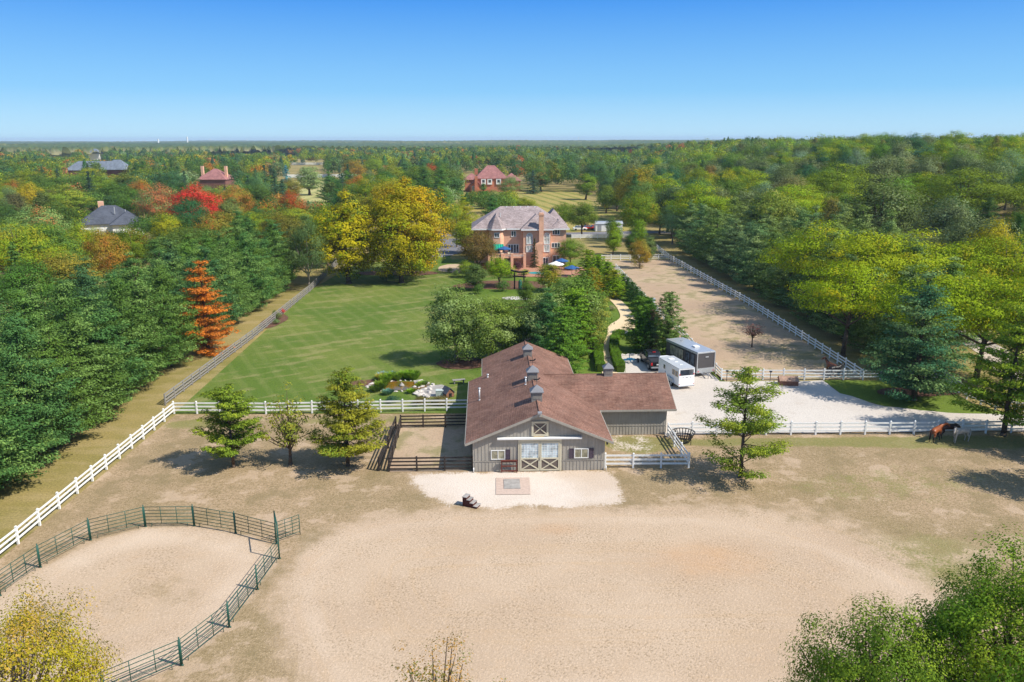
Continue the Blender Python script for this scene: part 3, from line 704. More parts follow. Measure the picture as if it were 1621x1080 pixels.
# behind the barn
B('birch', 722, 574, 10.4, 9.0, (.12, .15, .04), (.20, .225, .10), .4, 'tall pale leaved birch casting its shadow on the lawn behind the barn', 'birch_tree')
B('birch2', 777, 572, 9.4, 9.6, (.11, .14, .03), (.19, .21, .09), .35, 'birch right behind the left slope of the barn roof', 'birch_tree')
B('birch', 858, 570, 9.0, 8.6, (.11, .14, .035), (.22, .24, .11), .45, 'pale tipped birch behind the barn cupola farthest away', 'birch_tree', rz=2)
B('birch2', 820, 545, 7.5, 7.4, (.085, .12, .03), (.18, .20, .08), .3, 'low birch between the two larger birches behind the barn', 'birch_tree', rz=1)
B('cypress', 909, 566, 9.0, 6.0, (.10, .18, .018), (.16, .22, .02), .4, 'bright green arborvitae behind the right corner of the barn roof', 'arborvitae_tree', 'conifer')
T('pine1', 868, 462, 9.5, 6.2, (.06, .115, .05), (.08, .13, .04), .3, 'blue green pine in the middle of the garden trees behind the barn', 'pine_tree', 'pine')
T('cypress', 893, 486, 9.0, 5.4, (.085, .15, .025), None, 0, 'green pine behind the bright arborvitae, left of the garden path', 'pine_tree', 'pine')
T('birch', 905, 432, 10.5, 12.5, (.11, .145, .03), (.22, .245, .10), .4, 'wide light green birch left of the garden path', 'birch_tree', rz=3)
T('birch2', 928, 462, 8.5, 6.4, (.12, .145, .03), (.22, .22, .05), .4, 'yellowish birch leaning over the bend of the garden path', 'birch_tree', rz=4)
for px, py, h, w, lb in [(930, 452, 6.9, 5, 'tallest of the yellow green arborvitae beside the corridor paddock'), (946, 460, 6.7, 5.2, 'middle yellow green arborvitae beside the corridor paddock'), (960, 467, 6.1, 4.6, 'arborvitae nearest the white fence of the corridor paddock'), (973, 473, 5.2, 4.2, 'lowest arborvitae at the head of the dark hedge row')]:
    B('cypress', px, py, h, w, (.14, .20, .012), (.25, .22, .015), .3, lb, 'arborvitae_tree', 'conifer')
B('cypress', 938, 474, 5.6, 4.0, (.22, .19, .02), (.30, .20, .02), .5, 'yellowing arborvitae in front of the green ones near the pool umbrellas', 'arborvitae_tree', 'conifer')
B('cypress', 1011, 556, 7.4, 4.3, (.050, .10, .014), (.08, .13, .018), .4, 'dark green conifer behind the parked pickup, right of the garden path', 'arborvitae_tree', 'conifer')
B('cypress', 1056, 562, 8.3, 4.9, (.085, .125, .035), (.15, .175, .075), .45, 'grey green conifer behind the charcoal trailer', 'arborvitae_tree', 'conifer')
B('cypress', 1031, 556, 5.6, 3.0, (.06, .10, .05), (.16, .10, .06), .4, 'small spruce squeezed between the two conifers behind the pickup', 'spruce_tree', 'conifer')
B('cypress', 1026, 532, 5.6, 3.6, (.045, .095, .014), None, 0, 'dark conifer behind the one nearest the pickup', 'arborvitae_tree', 'conifer')
# garden
B('maple0', 756, 432, 9.2, 9.2, (.095, .065, .025), (.13, .085, .03), .5, 'bronze brown leaved tree at the left corner of the brick house', 'ornamental_tree')
B('maple1', 790, 455, 6.2, 6.4, (.22, .29, .012), (.15, .23, .012), .4, 'bright lime green tree in front of the brick terrace', 'ornamental_tree')
B('column0', 752, 460, 5.6, 5.0, (.075, .095, .03), None, 0, 'dark rounded tree left of the lime green tree', 'ornamental_tree')
B('maple1', 738, 440, 3.6, 4.4, (.20, .22, .02), None, 0, 'small yellow green tree on the left of the house garden', 'ornamental_tree')
B('column1', 832, 486, 5.0, 3.4, (.075, .11, .02), None, 0, 'small round headed tree on the mulch bed with pink flowers', 'ornamental_tree')
B('column0', 868, 462, 5.8, 5.4, (.12, .125, .012), (.19, .15, .015), .4, 'olive tree beside the black wooden gate', 'ornamental_tree')
B('maple0', 903, 422, 6.4, 7.0, (.10, .14, .02), None, 0, 'green tree at the right corner of the brick house', 'ornamental_tree')
B('spruce0', 846, 424, 6.5, 2.4, (.05, .05, .03), None, 0, 'thin dark conifer climbing beside the chimney of the brick house', 'spruce_tree', 'conifer')
B('shrub', 765, 432, 2.2, 2.6, (.09, .03, .03), None, 0, 'dark purple shrub below the brick terrace', 'shrub', 'shrub')
for i, (px, py, h, w, c, lb) in enumerate([(796, 462, 2.4, 3.0, (.07, .12, .03), 'round green shrub left of the black gate'), (712, 432, 1.2, 1.4, (.17, .17, .07), 'small grey green shrub on the tan bed'), (722, 436, 1.2, 1.4, (.10, .14, .04), 'small green shrub on the tan bed'), (757, 466, 2.0, 2.4, (.06, .10, .02), 'low green shrub below the dark rounded tree'), (808, 440, 1.6, 3.2, (.13, .19, .02), 'green shrub under the terrace wall'), (829, 436, 1.3, 3.0, (.16, .19, .02), 'yellowish shrub at the foot of the terrace'), (820, 430, 2.3, 2.6, (.07, .03, .04), 'dark red shrub under the terrace railing'), (901, 428, 1.8, 3.8, (.15, .20, .015), 'lime shrub behind the pool umbrellas'), (845, 486, .7, 2.4, (.50, .16, .13), 'pink flowering cushion on the mulch bed'), (852, 482, 1.0, 1.2, (.42, .30, .05), 'orange yellow shrub beside the pink flowers'), (835, 489, .7, 1.6, (.45, .13, .10), 'small patch of pink flowers on the mulch bed'),
    (447, 498, 1.1, 1.2, (.55, .08, .08), 'red flowering shrub by the weathered fence'), (441, 506, 1.2, 1.3, (.13, .13, .05), 'olive shrub beside the red flowers at the fence'), (438, 514, 1.0, 1.3, (.12, .16, .07), 'pale green shrub on the fence bed'), (436, 503, 1.3, 1.1, (.07, .10, .03), 'dark green shrub on the fence bed'),
    (957, 480, 1.3, 2.4, (.19, .20, .05), 'flowering shrub inside the bend of the garden path'), (969, 492, 1.0, 1.8, (.30, .26, .16), 'pale flowering shrub at the edge of the garden path'), (956, 500, .9, 2.2, (.13, .18, .03), 'low green shrub left of the garden path'), (612, 445, 2.4, 3.4, (.055, .09, .015), 'dark shrub between the yellow tree trunks')]):
    B('shrub', px, py, h, w, c, None, 0, lb, 'shrub', 'shrub')
# yellow trees left of the house and their neighbours
B('cottonwood2', 552, 449, 17.5, 15, (.36, .30, .008), (.22, .24, .010), .35, 'left one of the big yellow trees on the far lawn', 'cottonwood_tree')
B('cottonwood', 636, 448, 18, 17, (.36, .29, .008), (.22, .24, .012), .35, 'middle one of the big yellow trees on the far lawn', 'cottonwood_tree')
B('cottonwood', 652, 437, 20, 20, (.46, .31, .008), (.30, .27, .010), .45, 'largest yellow tree, nearest the brick house', 'cottonwood_tree', rz=2)
T('oak0', 612, 284, 17, 15, (.20, .18, .012), (.29, .19, .02), .4, 'golden olive tree rising behind the big yellow trees', 'cottonwood_tree')
B('willow0', 490, 461, 14, 8.4, (.075, .10, .045), (.12, .14, .06), .4, 'grey green loose tree at the far end of the weathered fence', 'willow_tree')
B('oak1', 462, 440, 13, 11, (.085, .08, .018), (.12, .10, .02), .3, 'brownish olive tree behind the end of the pine row', 'oak_tree')
B('maple1', 520, 425, 14, 10, (.14, .17, .012), (.20, .20, .012), .3, 'bright green tree behind the left yellow tree', 'maple_tree')
T('maple0', 461, 301, 13, 9.5, (.12, .14, .02), (.42, .09, .03), .62, 'green maple turning orange red behind the pine row', 'maple_tree')
T('oak2', 440, 332, 13, 13, (.10, .095, .015), (.13, .11, .02), .4, 'broad olive brown tree in front of the orange red maple', 'oak_tree')
# autumn colours left
T('maple1', 304, 291, 15.5, 17, RED, (.60, .10, .07), .35, 'bright red maple beyond the pine row', 'maple_tree')
T('maple0', 245, 290, 15, 14, PG, PINK, .52, 'pale green maple with a pink top, left of the red maple', 'maple_tree')
T('maple0', 372, 293, 14, 11, (.20, .19, .03), (.46, .18, .05), .55, 'orange and green maple right of the red maple', 'maple_tree')
T('maple1', 262, 334, 12, 9, (.22, .21, .012), (.12, .15, .015), .45, 'yellow green tree below the pink topped maple', 'maple_tree')
T('oak1', 340, 330, 13, 12, (.17, .15, .03), (.40, .13, .04), .30, 'olive brown tree in front of the red maple', 'oak_tree')
T('maple1', 62, 322, 14, 13, PG, (.50, .14, .07), .42, 'pale green maple with a coral patch at the far left', 'maple_tree')
T('maple0', 8, 345, 13, 9, (.14, .18, .06), None, 0, 'pale green maple at the left edge of the picture', 'maple_tree')
T('maple0', 163, 364, 12, 9, (.17, .13, .02), (.40, .17, .04), .5, 'orange brown maple in front of the charcoal roof', 'maple_tree')
T('maple1', 120, 352, 11, 8, (.17, .18, .012), (.26, .20, .02), .4, 'yellow green maple left of the charcoal roof', 'maple_tree')
T('oak0', 205, 358, 11, 9, (.10, .12, .01), None, 0, 'olive tree right of the charcoal roof', 'oak_tree')
T('oak2', 100, 398, 10, 12, (.17, .16, .03), (.24, .18, .03), .4, 'mottled olive tree above the left pines', 'oak_tree')
T('column0', 20, 300, 13, 8, (.075, .07, .035), None, 0, 'dark brown green tree near the left edge', 'tree')
T('spruce0', 18, 385, 12, 7, (.07, .11, .03), None, 0, 'green spruce at the left edge above the pines', 'spruce_tree', 'conifer')
T('locust0', 100, 292, 14, 20, (.15, .18, .025), (.22, .22, .03), .4, 'wide feathery yellow green tree behind the charcoal roofed house', 'locust_tree')
T('pine1', 118, 310, 10, 10, (.08, .13, .02), None, 0, 'dark green pine behind the charcoal roofed house', 'pine_tree', 'pine')
T('column1', 198, 270, 16, 12, (.075, .095, .025), (.10, .11, .03), .4, 'domed olive tree behind the pink topped maple', 'tree')
T('column0', 180, 305, 10, 10, (.06, .095, .045), None, 0, 'round blue green tree above the charcoal roof', 'tree')
for i, (px, py, h) in enumerate([(404, 268, 15), (418, 262, 17), (433, 268, 16), (392, 278, 14), (446, 285, 13)]):
    T('spruce%d' % (i % 2), px, py, h, 8.5, (.045, .075, .045), (.07, .10, .07), .4, ['blue grey spruce second from the left in the spruce group', 'tallest blue grey spruce of the spruce group', 'blue grey spruce right of the tallest one in the spruce group', 'leftmost blue grey spruce of the spruce group', 'rightmost blue grey spruce of the spruce group'][i], 'spruce_tree', 'conifer')
T('column0', 487, 259, 16, 15, (.16, .20, .09), None, 0, 'pale lone tree standing on the striped field', 'tree', rz=1)
T('spruce0', 452, 262, 16, 9, (.10, .19, .19), None, 0, 'pale blue spruce left of the striped field', 'spruce_tree', 'conifer')
T('maple0', 460, 282, 11, 10, (.13, .12, .02), (.22, .12, .02), .4, 'bronze tree left of the striped field', 'maple_tree')
for px, py, h, w, key, a, b, k, lb in [(322, 292, 12, 12, 'willow0', (.15, .18, .07), None, 0, 'pale green tree in front of the far mauve roof'), (350, 296, 12, 10, 'maple1', (.15, .17, .04), (.30, .15, .05), .4, 'olive orange tree at the right foot of the far mauve roof'),
    (337, 297, 12, 10, 'oak1', (.11, .14, .03), None, 0, 'olive green tree below the middle of the far mauve roof'),
    (112, 277, 14, 16, 'oak0', (.08, .12, .03), None, 0, 'green oak hiding the left wall of the blue grey roofed house'), (140, 264, 14, 17, 'locust1', (.15, .18, .015), (.20, .19, .02), .4, 'yellow green tree between the two blue grey roof ends'), (158, 279, 13, 18, 'locust0', (.13, .17, .015), None, 0, 'wide green tree under the middle of the blue grey roof'), (186, 280, 12, 13, 'oak2', (.09, .12, .04), None, 0, 'green tree under the right end of the blue grey roof'),
    (146, 359, 9, 9, 'maple0', (.17, .18, .012), (.26, .20, .02), .4, 'yellow green tree right below the charcoal roof'), (192, 366, 9, 8, 'oak1', (.13, .16, .012), None, 0, 'low olive tree at the right foot of the charcoal roofed house')]:
    T(key, px, py, h, w, a, b, k, lb, 'tree')
# between the yellow trees and the house, and behind the house
for px, py, h, w, key, a, b, k, lb in [
    (520, 275, 13, 13, 'pine0', (.06, .12, .035), None, 0, 'green pine right of the striped field'), (548, 272, 13, 12, 'pine2', (.07, .13, .03), (.12, .16, .02), .4, 'green pine behind the left yellow tree'),
    (560, 252, 15, 18, 'oak0', (.15, .12, .02), (.24, .14, .02), .5, 'golden brown oak behind the green pines'), (592, 250, 15, 17, 'oak1', (.12, .15, .015), None, 0, 'olive oak right of the golden brown one'),
    (640, 258, 14, 14, 'pine1', (.055, .105, .04), None, 0, 'blue green pine behind the largest yellow tree'), (668, 254, 15, 13, 'pine0', (.055, .11, .045), None, 0, 'tall pine left of the rust coloured conifer'),
    (704, 252, 15, 15, 'pine2', (.06, .115, .045), None, 0, 'tall pine right of the rust coloured conifer'), (718, 262, 13, 13, 'pine1', (.055, .12, .05), None, 0, 'green pine left of the mauve roofed house'),
    (684, 258, 15, 6, 'deadpine', (.30, .05, .02), None, 0, 'rust red dead conifer among the far pines'), (648, 268, 13, 10, 'willow1', (.16, .17, .05), (.28, .16, .09), .4, 'pinkish green tree left of the rust coloured conifer'),
    (700, 292, 13, 12, 'pine0', (.09, .165, .035), (.15, .19, .02), .4, 'bright green pine above the parking court'), (722, 320, 12, 9, 'willow0', (.15, .20, .03), (.26, .24, .015), .5, 'light green tree left of the cedar roof'),
    (733, 312, 11, 9, 'pine1', (.18, .21, .015), (.27, .24, .015), .5, 'yellow green pine left of the cedar roof'), (735, 345, 9, 7, 'column0', (.20, .20, .012), None, 0, 'yellow green tree beside the parking court'),
    (765, 292, 10, 9, 'pine2', (.05, .11, .025), (.09, .14, .02), .3, 'layered green pine in front of the mauve roofed house'), (782, 300, 9, 9, 'willow1', (.11, .15, .05), None, 0, 'grey green tree between the cedar roof and the mauve roof'),
    (792, 312, 8, 9, 'pine1', (.09, .14, .03), None, 0, 'green pine just above the cedar roof ridge'), (808, 278, 11, 13, 'willow0', (.12, .14, .055), None, 0, 'grey willow right of the mauve roofed house'),
    (812, 312, 8, 9, 'maple1', (.16, .20, .015), None, 0, 'lime tree just above the cedar roof, left of the mown strip'), (832, 312, 8, 10, 'maple0', (.15, .17, .012), None, 0, 'olive tree just above the cedar roof ridge, right half'),
    (856, 262, 14, 13, 'column0', (.075, .12, .03), (.26, .16, .05), .35, 'green tree with a tan top at the head of the mown strip'), (844, 270, 12, 9, 'spruce0', (.06, .09, .065), None, 0, 'blue grey spruce at the head of the mown strip'),
    (928, 272, 13, 11, 'column1', (.13, .17, .015), (.28, .19, .03), .35, 'lone green tree with an orange tip on the mown strip'), (892, 320, 9, 9, 'maple0', (.11, .15, .015), None, 0, 'green tree right of the cedar roof'),
    (922, 318, 10.5, 11, 'oak2', (.085, .105, .018), None, 0, 'dark loose tree in front of the red cars'), (968, 340, 8, 3.4, 'small', (.07, .10, .03), None, 0, 'small dark tree behind the white shed'),
    (1012, 262, 19, 19, 'oak0', (.15, .135, .012), (.19, .14, .015), .5, 'big golden brown domed tree right of the mown strip'), (1018, 285, 15, 13, 'willow0', (.12, .15, .05), None, 0, 'grey green tree in front of the golden brown dome'),
    (1012, 302, 14, 13, 'maple0', (.14, .18, .012), (.26, .19, .015), .35, 'yellow green tree below the golden brown dome'), (1148, 268, 16, 14, 'maple1', (.24, .24, .010), None, 0, 'clear yellow tree in the wood right of the centre'),
    (1092, 255, 18, 15, 'column1', (.08, .085, .025), None, 0, 'tall dark brownish conifer in the wood right of the centre'), (1060, 300, 13, 10, 'column0', (.035, .06, .012), None, 0, 'very dark conical tree at the far end of the right pines')]:
    T(key, px, py, h, w, a, b, k, lb, 'tree')
B('column1', 970, 404, 6.5, 4.4, (.13, .17, .012), (.17, .19, .02), .4, 'yellow green tree between the road fence and the corridor paddock', 'tree')
B('column0', 973, 392, 7.5, 4.6, (.13, .18, .012), None, 0, 'lighter tree nearer the road behind the corridor paddock', 'tree')
B('column0', 1010, 402, 9.5, 4.6, (.12, .17, .012), None, 0, 'tall yellow green tree behind the far corridor fence', 'tree')
B('column1', 1000, 404, 6.0, 4.0, (.06, .09, .02), None, 0, 'dark green tree behind the far corridor fence', 'tree')
B('birch', 1012, 425, 6.8, 5.0, (.20, .17, .035), (.36, .22, .04), .5, 'young tree with orange yellow leaves inside the corridor paddock', 'young_tree')
B('birch', 1024, 416, 6.5, 4.4, (.13, .15, .06), None, 0, 'young grey green tree beside the orange yellow one in the corridor paddock', 'young_tree', rz=2)

ROWS = {}
def ordn(i): return ['nearest', 'second', 'third', 'fourth', 'fifth', 'sixth', 'seventh', 'eighth', 'ninth', 'tenth', 'eleventh', 'twelfth'][i] if i < 12 else '%dth' % (i + 1)
# pine row on the left, seen as a green wall
for row, (x0, y0, y1, st, hh) in enumerate([(-42.8, 45, 158, 5.4, 12.2), (-49.5, 52, 165, 6.6, 12.6), (-57, 70, 150, 7.5, 11.0)]):
    y = y0
    while y < y1:
        x = x0 - (y - 60) * .028 + random.uniform(-.8, .8); h = hh * random.uniform(.84, 1.12)
        near = row == 0 and abs(y - 103) < 3.4
        if not near:
            a = random.choice([(.057, .102, .036), (.066, .11, .030), (.052, .098, .045), (.074, .118, .027)])
            TREES.append((x, y, 4, h))
            ROWS.setdefault(('L', row), []).append((y, tree('pine%d' % random.randrange(3), (x, y), h, random.uniform(8.6, 10.4), a, (.13, .175, .06), .40, None, 'pine', 'pine_tree', 'pines in the rows left of the lawn')))
        y += st * random.uniform(.85, 1.15)
# pines right of the corridor paddock
for row, (x0, y0, y1, st, hh) in enumerate([(48.6, 97, 205, 7.5, 12.5), (57.5, 104, 205, 8.5, 13.5), (67, 128, 196, 9.5, 13.5)]):
    y = y0
    while y < y1:
        x = x0 - (y - 95) * .035 + random.uniform(-1, 1); h = hh * random.uniform(.85, 1.12)
        a = random.choice([(.095, .135, .055), (.105, .145, .045), (.09, .13, .065), (.13, .155, .045)])
        TREES.append((x, y, 5, h))
        ROWS.setdefault(('R', row), []).append((y, tree('pine%d' % random.randrange(3), (x, y), h, random.uniform(9, 12), a, (.20, .22, .10), .38, None, 'pine', 'pine_tree', 'pines right of the corridor paddock')))
        y += st * random.uniform(.85, 1.15)
for (side, row), l in ROWS.items():
    l.sort(key=lambda e: -e[0])
    rw = ['first row beside', 'second row from', 'third row from', 'fourth row from'][row]
    for i, (_, o) in enumerate(l):
        nth = 'farthest' if i == 0 else ordn(i)
        o['label'] = ('%s%s pine of the %s the fences left of the lawn' if side == 'L' else '%s%s grey green pine of the %s the fence right of the corridor') % (nth, '' if i == 0 else ' farthest', rw)
# feathery locusts at the right
for i, (px, py, h, w) in enumerate([(1300, 352, 15, 19), (1375, 362, 15.5, 18), (1450, 366, 15, 19), (1530, 380, 14, 18), (1615, 372, 15, 19), (1570, 430, 13, 16), (1480, 425, 13, 16), (1350, 410, 13, 15), (1650, 440, 13, 16)]):
    T('locust%d' % (i % 2), px, py, h, w, (.20, .23, .006), (.30, .26, .008), .34, ['locust at the left end of the yellow green canopy', 'second locust from the left along the top of the yellow green canopy', 'middle locust along the top of the yellow green canopy', 'locust below the clear yellow tree at the right', 'locust at the right edge, top of the yellow green canopy', 'lower locust above the gravel lane', 'lower locust behind the big blue green pine', 'lower locust behind the corridor pines', 'lower locust at the right edge over the gravel lane'][i], 'locust_tree')
T('maple0', 1575, 348, 16, 9, (.42, .31, .008), (.30, .27, .01), .4, 'clear golden yellow tree near the right edge', 'maple_tree')
for px, py, h, w, key, a, b, k, lb in [(1400, 285, 18, 22, 'oak0', (.085, .10, .035), (.17, .18, .09), .35, 'big grey green oak with pale leaf tips above the locusts'), (1330, 258, 18, 26, 'locust0', (.12, .155, .010), (.19, .20, .01), .35, 'broad yellow green tree behind the grey green oak'), (1535, 262, 19, 28, 'locust1', (.12, .15, .010), None, 0, 'broad dark limbed yellow green tree near the upper right'),
    (1255, 278, 17, 15, 'oak2', (.12, .12, .05), (.19, .18, .09), .4, 'pale olive oak left of the broad yellow green tree'), (1225, 300, 17, 14, 'maple0', (.13, .15, .03), (.22, .22, .06), .4, 'bright tipped oak over the corridor pines'), (1235, 250, 16, 13, 'pine0', (.05, .095, .02), None, 0, 'dark green pine left of the pale olive oak'),
    (1415, 246, 15, 20, 'oak1', (.12, .12, .06), None, 0, 'grey brown oak far up the right wood'), (1500, 310, 16, 15, 'oak2', (.11, .12, .06), (.22, .24, .13), .35, 'pale speckled tree between the oak and the golden yellow tree'), (1270, 238, 15, 16, 'willow0', (.20, .24, .16), None, 0, 'pale silvery tree far up the right wood'), (1470, 228, 15, 20, 'maple1', (.05, .10, .055), None, 0, 'blue green domed tree near the horizon at the right')]:
    T(key, px, py, h, w, a, b, k, lb, 'tree')

# foreground trees at the lower edge
def fine_tree(key, h, w, **kw): mk_broad(key, h, w, **kw)
fine_tree('fgright', 12, 9.4, ncl=380, nlf=240, leaf=.13, cr=.085, base=.2, rough=.5, k=60, inner=.45, asp=.5)
fine_tree('fgcentre', 9.5, 7.6, ncl=330, nlf=170, leaf=.12, cr=.085, base=.2, rough=.6, k=60, inner=.5, asp=.5)
fine_tree('fgleft', 8, 8.4, ncl=220, nlf=140, leaf=.115, cr=.10, base=.2, rough=.5, k=60, inner=.5, asp=.5, bark='palebark')
fine_tree('fgsparse', 7, 4.2, ncl=160, nlf=34, leaf=.10, cr=.10, base=.3, rough=.9, k=60, inner=.7, asp=.5)
fine_tree('caged', 7, 4.4, ncl=70, nlf=28, leaf=.20, cr=.12, base=.12, rough=.9, k=60, inner=.3)
fine_tree('bare', 3.6, 3.2, ncl=50, nlf=12, leaf=.16, cr=.12, base=.3, rough=.6, k=50, inner=.3)
T('fgright', 1650, 880, 12.5, 8.6, (.085, .13, .014), (.17, .20, .02), .4, 'tall dark green tree filling the lower right corner', 'tree', rz=.5)
T('fgcentre', 1402, 985, 10, 7.0, (.08, .125, .014), (.16, .19, .02), .4, 'dark green tree at the lower edge, left of the corner tree', 'tree', rz=1.5)
T('fgleft', 5, 955, 9, 8, (.30, .27, .02), (.42, .27, .06), .45, 'yellow leaved tree over the round pen at the lower left', 'tree', rz=1)
T('fgsparse', 690, 1030, 8, 4.8, (.14, .15, .03), (.24, .14, .05), .45, 'nearly bare treetop at the lower edge of the picture', 'tree', rz=1)
B('caged', 460, 736, 7.2, 4.2, (.22, .22, .03), (.14, .15, .03), .4, 'thin yellow leaved tree in a wire guard between two paddock pines', 'young_tree')
B('bare', 1190, 550, 3.8, 3.4, (.22, .12, .11), None, 0, 'thin reddish tree standing alone in the corridor paddock', 'young_tree')

# ------------------------------------------------------------------ the woods behind
CLEAR = [  # photo windows that stay open and how far
    (742, 905, 322, 432, 178), (735, 830, 262, 302, 495), (858, 945, 303, 352, 436), (700, 760, 300, 345, 300), (458, 512, 262, 318, 930), (900, 1010, 345, 400, 262),
    (130, 208, 322, 361, 268), (312, 358, 280, 295, 475), (104, 125, 262, 276, 590), (163, 197, 262, 277, 590), (140, 160, 242, 252, 1250), (78, 112, 243, 249, 1350), (660, 735, 372, 420, 190), (590, 640, 395, 420, 190), (940, 1000, 352, 372, 262), (1490, 1560, 505, 560, 120), (360, 520, 470, 650, 150)]
def allowed(x, y, rad, h):
    if -40 < x < 44 and y < 262: return False
    if y < 205 and 38 <= x < 53: return False
    if x < -30 and x > -62 and y < 168: return False
    if y < 128 and x < 86 and x > 0: return False
    z0 = float(terr(x, y)); a = proj((x, y, z0 + h)); b = proj((x, y, z0 + h * .4))
    if a is None: return False
    if a[0] < -60 or a[0] > 1690: return False
    rp = rad * FPX / a[2] * .8
    for x0, x1, y0, y1, D in CLEAR:
        if y < D and a[0] + rp > x0 and a[0] - rp < x1 and a[1] < y1 and proj((x, y, z0))[1] > y0: return False
    if 0 < x < 44 + (y - 262) * -.06 and 262 < y < 430 and not (x > 34): return False
    for tx, ty, tr, th in TREES:
        if (tx - x) ** 2 + (ty - y) ** 2 < (tr * .75 + rad * .6) ** 2: return False
    return True
PAL = {  # zone -> (kind, weight, tint, tint2, blend, words)
 'left': [('oak', 5, (.06, .10, .022), (.09, .13, .03), .3, 'green oak'), ('locust', 3, (.13, .16, .014), (.20, .19, .015), .4, 'yellow green locust'), ('maple', 3, (.045, .09, .040), None, 0, 'blue green maple'), ('pine', 2, (.05, .095, .03), None, 0, 'dark green pine'), ('spruce', 1.5, (.045, .07, .045), None, 0, 'blue grey spruce'), ('column', 2, (.09, .105, .035), None, 0, 'olive tree'), ('maple', 1.2, (.24, .13, .03), (.42, .13, .03), .5, 'brown orange maple'), ('maple', 1.0, (.36, .28, .02), (.24, .22, .02), .4, 'golden yellow maple'), ('maple', .5, (.20, .20, .08), (.50, .12, .07), .5, 'green and coral maple'), ('willow', 1, (.13, .17, .08), None, 0, 'pale green willow')],
 'mid': [('oak', 5, (.065, .10, .02), (.10, .13, .03), .4, 'green oak'), ('locust', 2, (.13, .16, .014), (.20, .18, .02), .4, 'yellow green locust'), ('pine', 2, (.055, .105, .03), None, 0, 'green pine'), ('maple', 3, (.05, .09, .035), None, 0, 'dark green maple'), ('willow', 2, (.13, .16, .08), None, 0, 'pale grey green tree'), ('column', 2, (.11, .13, .025), (.24, .15, .02), .3, 'olive gold tree'), ('maple', .4, (.34, .09, .03), None, 0, 'rust coloured maple')],
 'right': [('oak', 5, (.085, .135, .018), (.11, .14, .035), .4, 'green oak'), ('locust', 3.5, (.15, .20, .010), (.24, .23, .010), .4, 'yellow green locust'), ('oak', 3, (.095, .105, .05), (.17, .18, .10), .35, 'grey green oak'), ('pine', 2, (.04, .08, .022), None, 0, 'dark pine'), ('maple', 2, (.045, .09, .045), None, 0, 'blue green maple'), ('willow', .8, (.19, .22, .14), None, 0, 'silvery tree'), ('column', 1, (.14, .12, .03), None, 0, 'brownish tree')]}
WORDS = {'left': 'in the woods around the houses left of the yellow trees', 'mid': 'in the far woods behind the two brick houses', 'right': 'in the wood beyond the pines on the right'}
cand = []
yy = 120.0
rs = random.Random(5)
while yy < 1500:
    stp = 11.0 if yy < 420 else (11 if yy < 800 else 13)
    half = yy * .70 + 40; xx = -half + rs.random() * stp
    while xx < half:
        x, y = xx + rs.uniform(-.35, .35) * stp, yy + rs.uniform(-.35, .35) * stp
        clus = mnoise.noise(Vector((x * .012, y * .012, 3.1)))
        zone = 'right' if x > 44 and y < 620 else ('left' if x < -48 else 'mid')
        if zone == 'right' and x < 60 and y > 420: zone = 'mid'
        pal = PAL[zone]; wts = [p[1] * (1 + 1.8 * max(0, mnoise.noise(Vector((x * .02 + i * 7.3, y * .02, i * 3.1))))) for i, p in enumerate(pal)]
        pi = rs.choices(range(len(pal)), wts)[0]; kd = pal[pi][0]
        h = rs.uniform(10, 17.5) * (1.08 if zone == 'right' else (.95 if zone == 'left' else 1)); w = {'oak': 14.5, 'locust': 17, 'maple': 12.5, 'pine': 10, 'spruce': 7, 'column': 7.5, 'willow': 11}[kd] * rs.uniform(.8, 1.2)
        if zone == 'left' and y < 300: h *= .85; 
        if zone == 'right' and kd in ('pine', 'spruce'): h *= .84
        xx += stp
        if y > 430 and mnoise.noise(Vector((x * .004, y * .0025, 9))) > .33: continue
        for _t in range(5):
            if allowed(x, y, w / 2, h): cand.append((y, x, h, w, zone, pi)); break
            h *= .84; w *= .92
            if h < 5.5: break
    yy += stp
cand.sort(key=lambda c: c[0] / c[2] * (1 + abs(c[1]) / c[0] * .2))
n_broad = n_con = 0; rest = []; WILD = []
broad_placed = 0
for y, x, h, w, zone, pi in cand:
    kd, _, a, b, k, words = PAL[zone][pi]
    con = kd in ('pine', 'spruce')
    if (con and n_con < 90) or (not con and n_broad < 270):
        if con: n_con += 1
        else: n_broad += 1
        nv = 3 if kd in ('oak', 'pine') else 2
        v = rs.uniform(.8, 1.2); a2 = tuple(c * v * rs.uniform(.9, 1.1) for c in a)
        WILD.append((x, y, h, words, tree(kd + str(rs.randrange(nv)), (x, y), h, w, a2, b, k, words + ' ' + WORDS[zone], 'tree', kd.replace('column', 'poplar') + '_tree', words + 's ' + WORDS[zone])))
    else: rest.append((x, y, h, w, zone, pi))

LAND = [('the red maple', 304, 320), ('the charcoal roof', 176, 345), ('the coral patched maple at the left', 62, 340), ('the spruce group', 415, 280), ('the striped field', 485, 296), ('the green field', 490, 270), ('the far mauve roof', 336, 290), ('the blue grey roofs', 150, 270), ('the white farmhouse', 149, 247),
 ('the biggest yellow tree', 650, 330), ('the rust red conifer', 684, 272), ('the golden brown oak', 560, 262), ('the mauve roofed brick house', 778, 285), ('the head of the mown strip', 862, 290), ('the lone tree on the mown strip', 928, 290), ('the golden brown dome', 1012, 280), ('the white shed', 964, 360),
 ('the clear yellow tree', 1148, 280), ('the broad yellow green tree', 1330, 275), ('the grey green oak', 1400, 300), ('the golden yellow tree', 1575, 365), ('the dark limbed tree at the upper right', 1535, 280), ('the pale silvery tree', 1270, 250), ('the blue green dome', 1470, 240), ('the conifer right of the centre', 1092, 275), ('the pale olive oak', 1255, 300), ('the gravel lane', 1530, 535), ('the big blue green pine', 1430, 500)]
_gr = {}
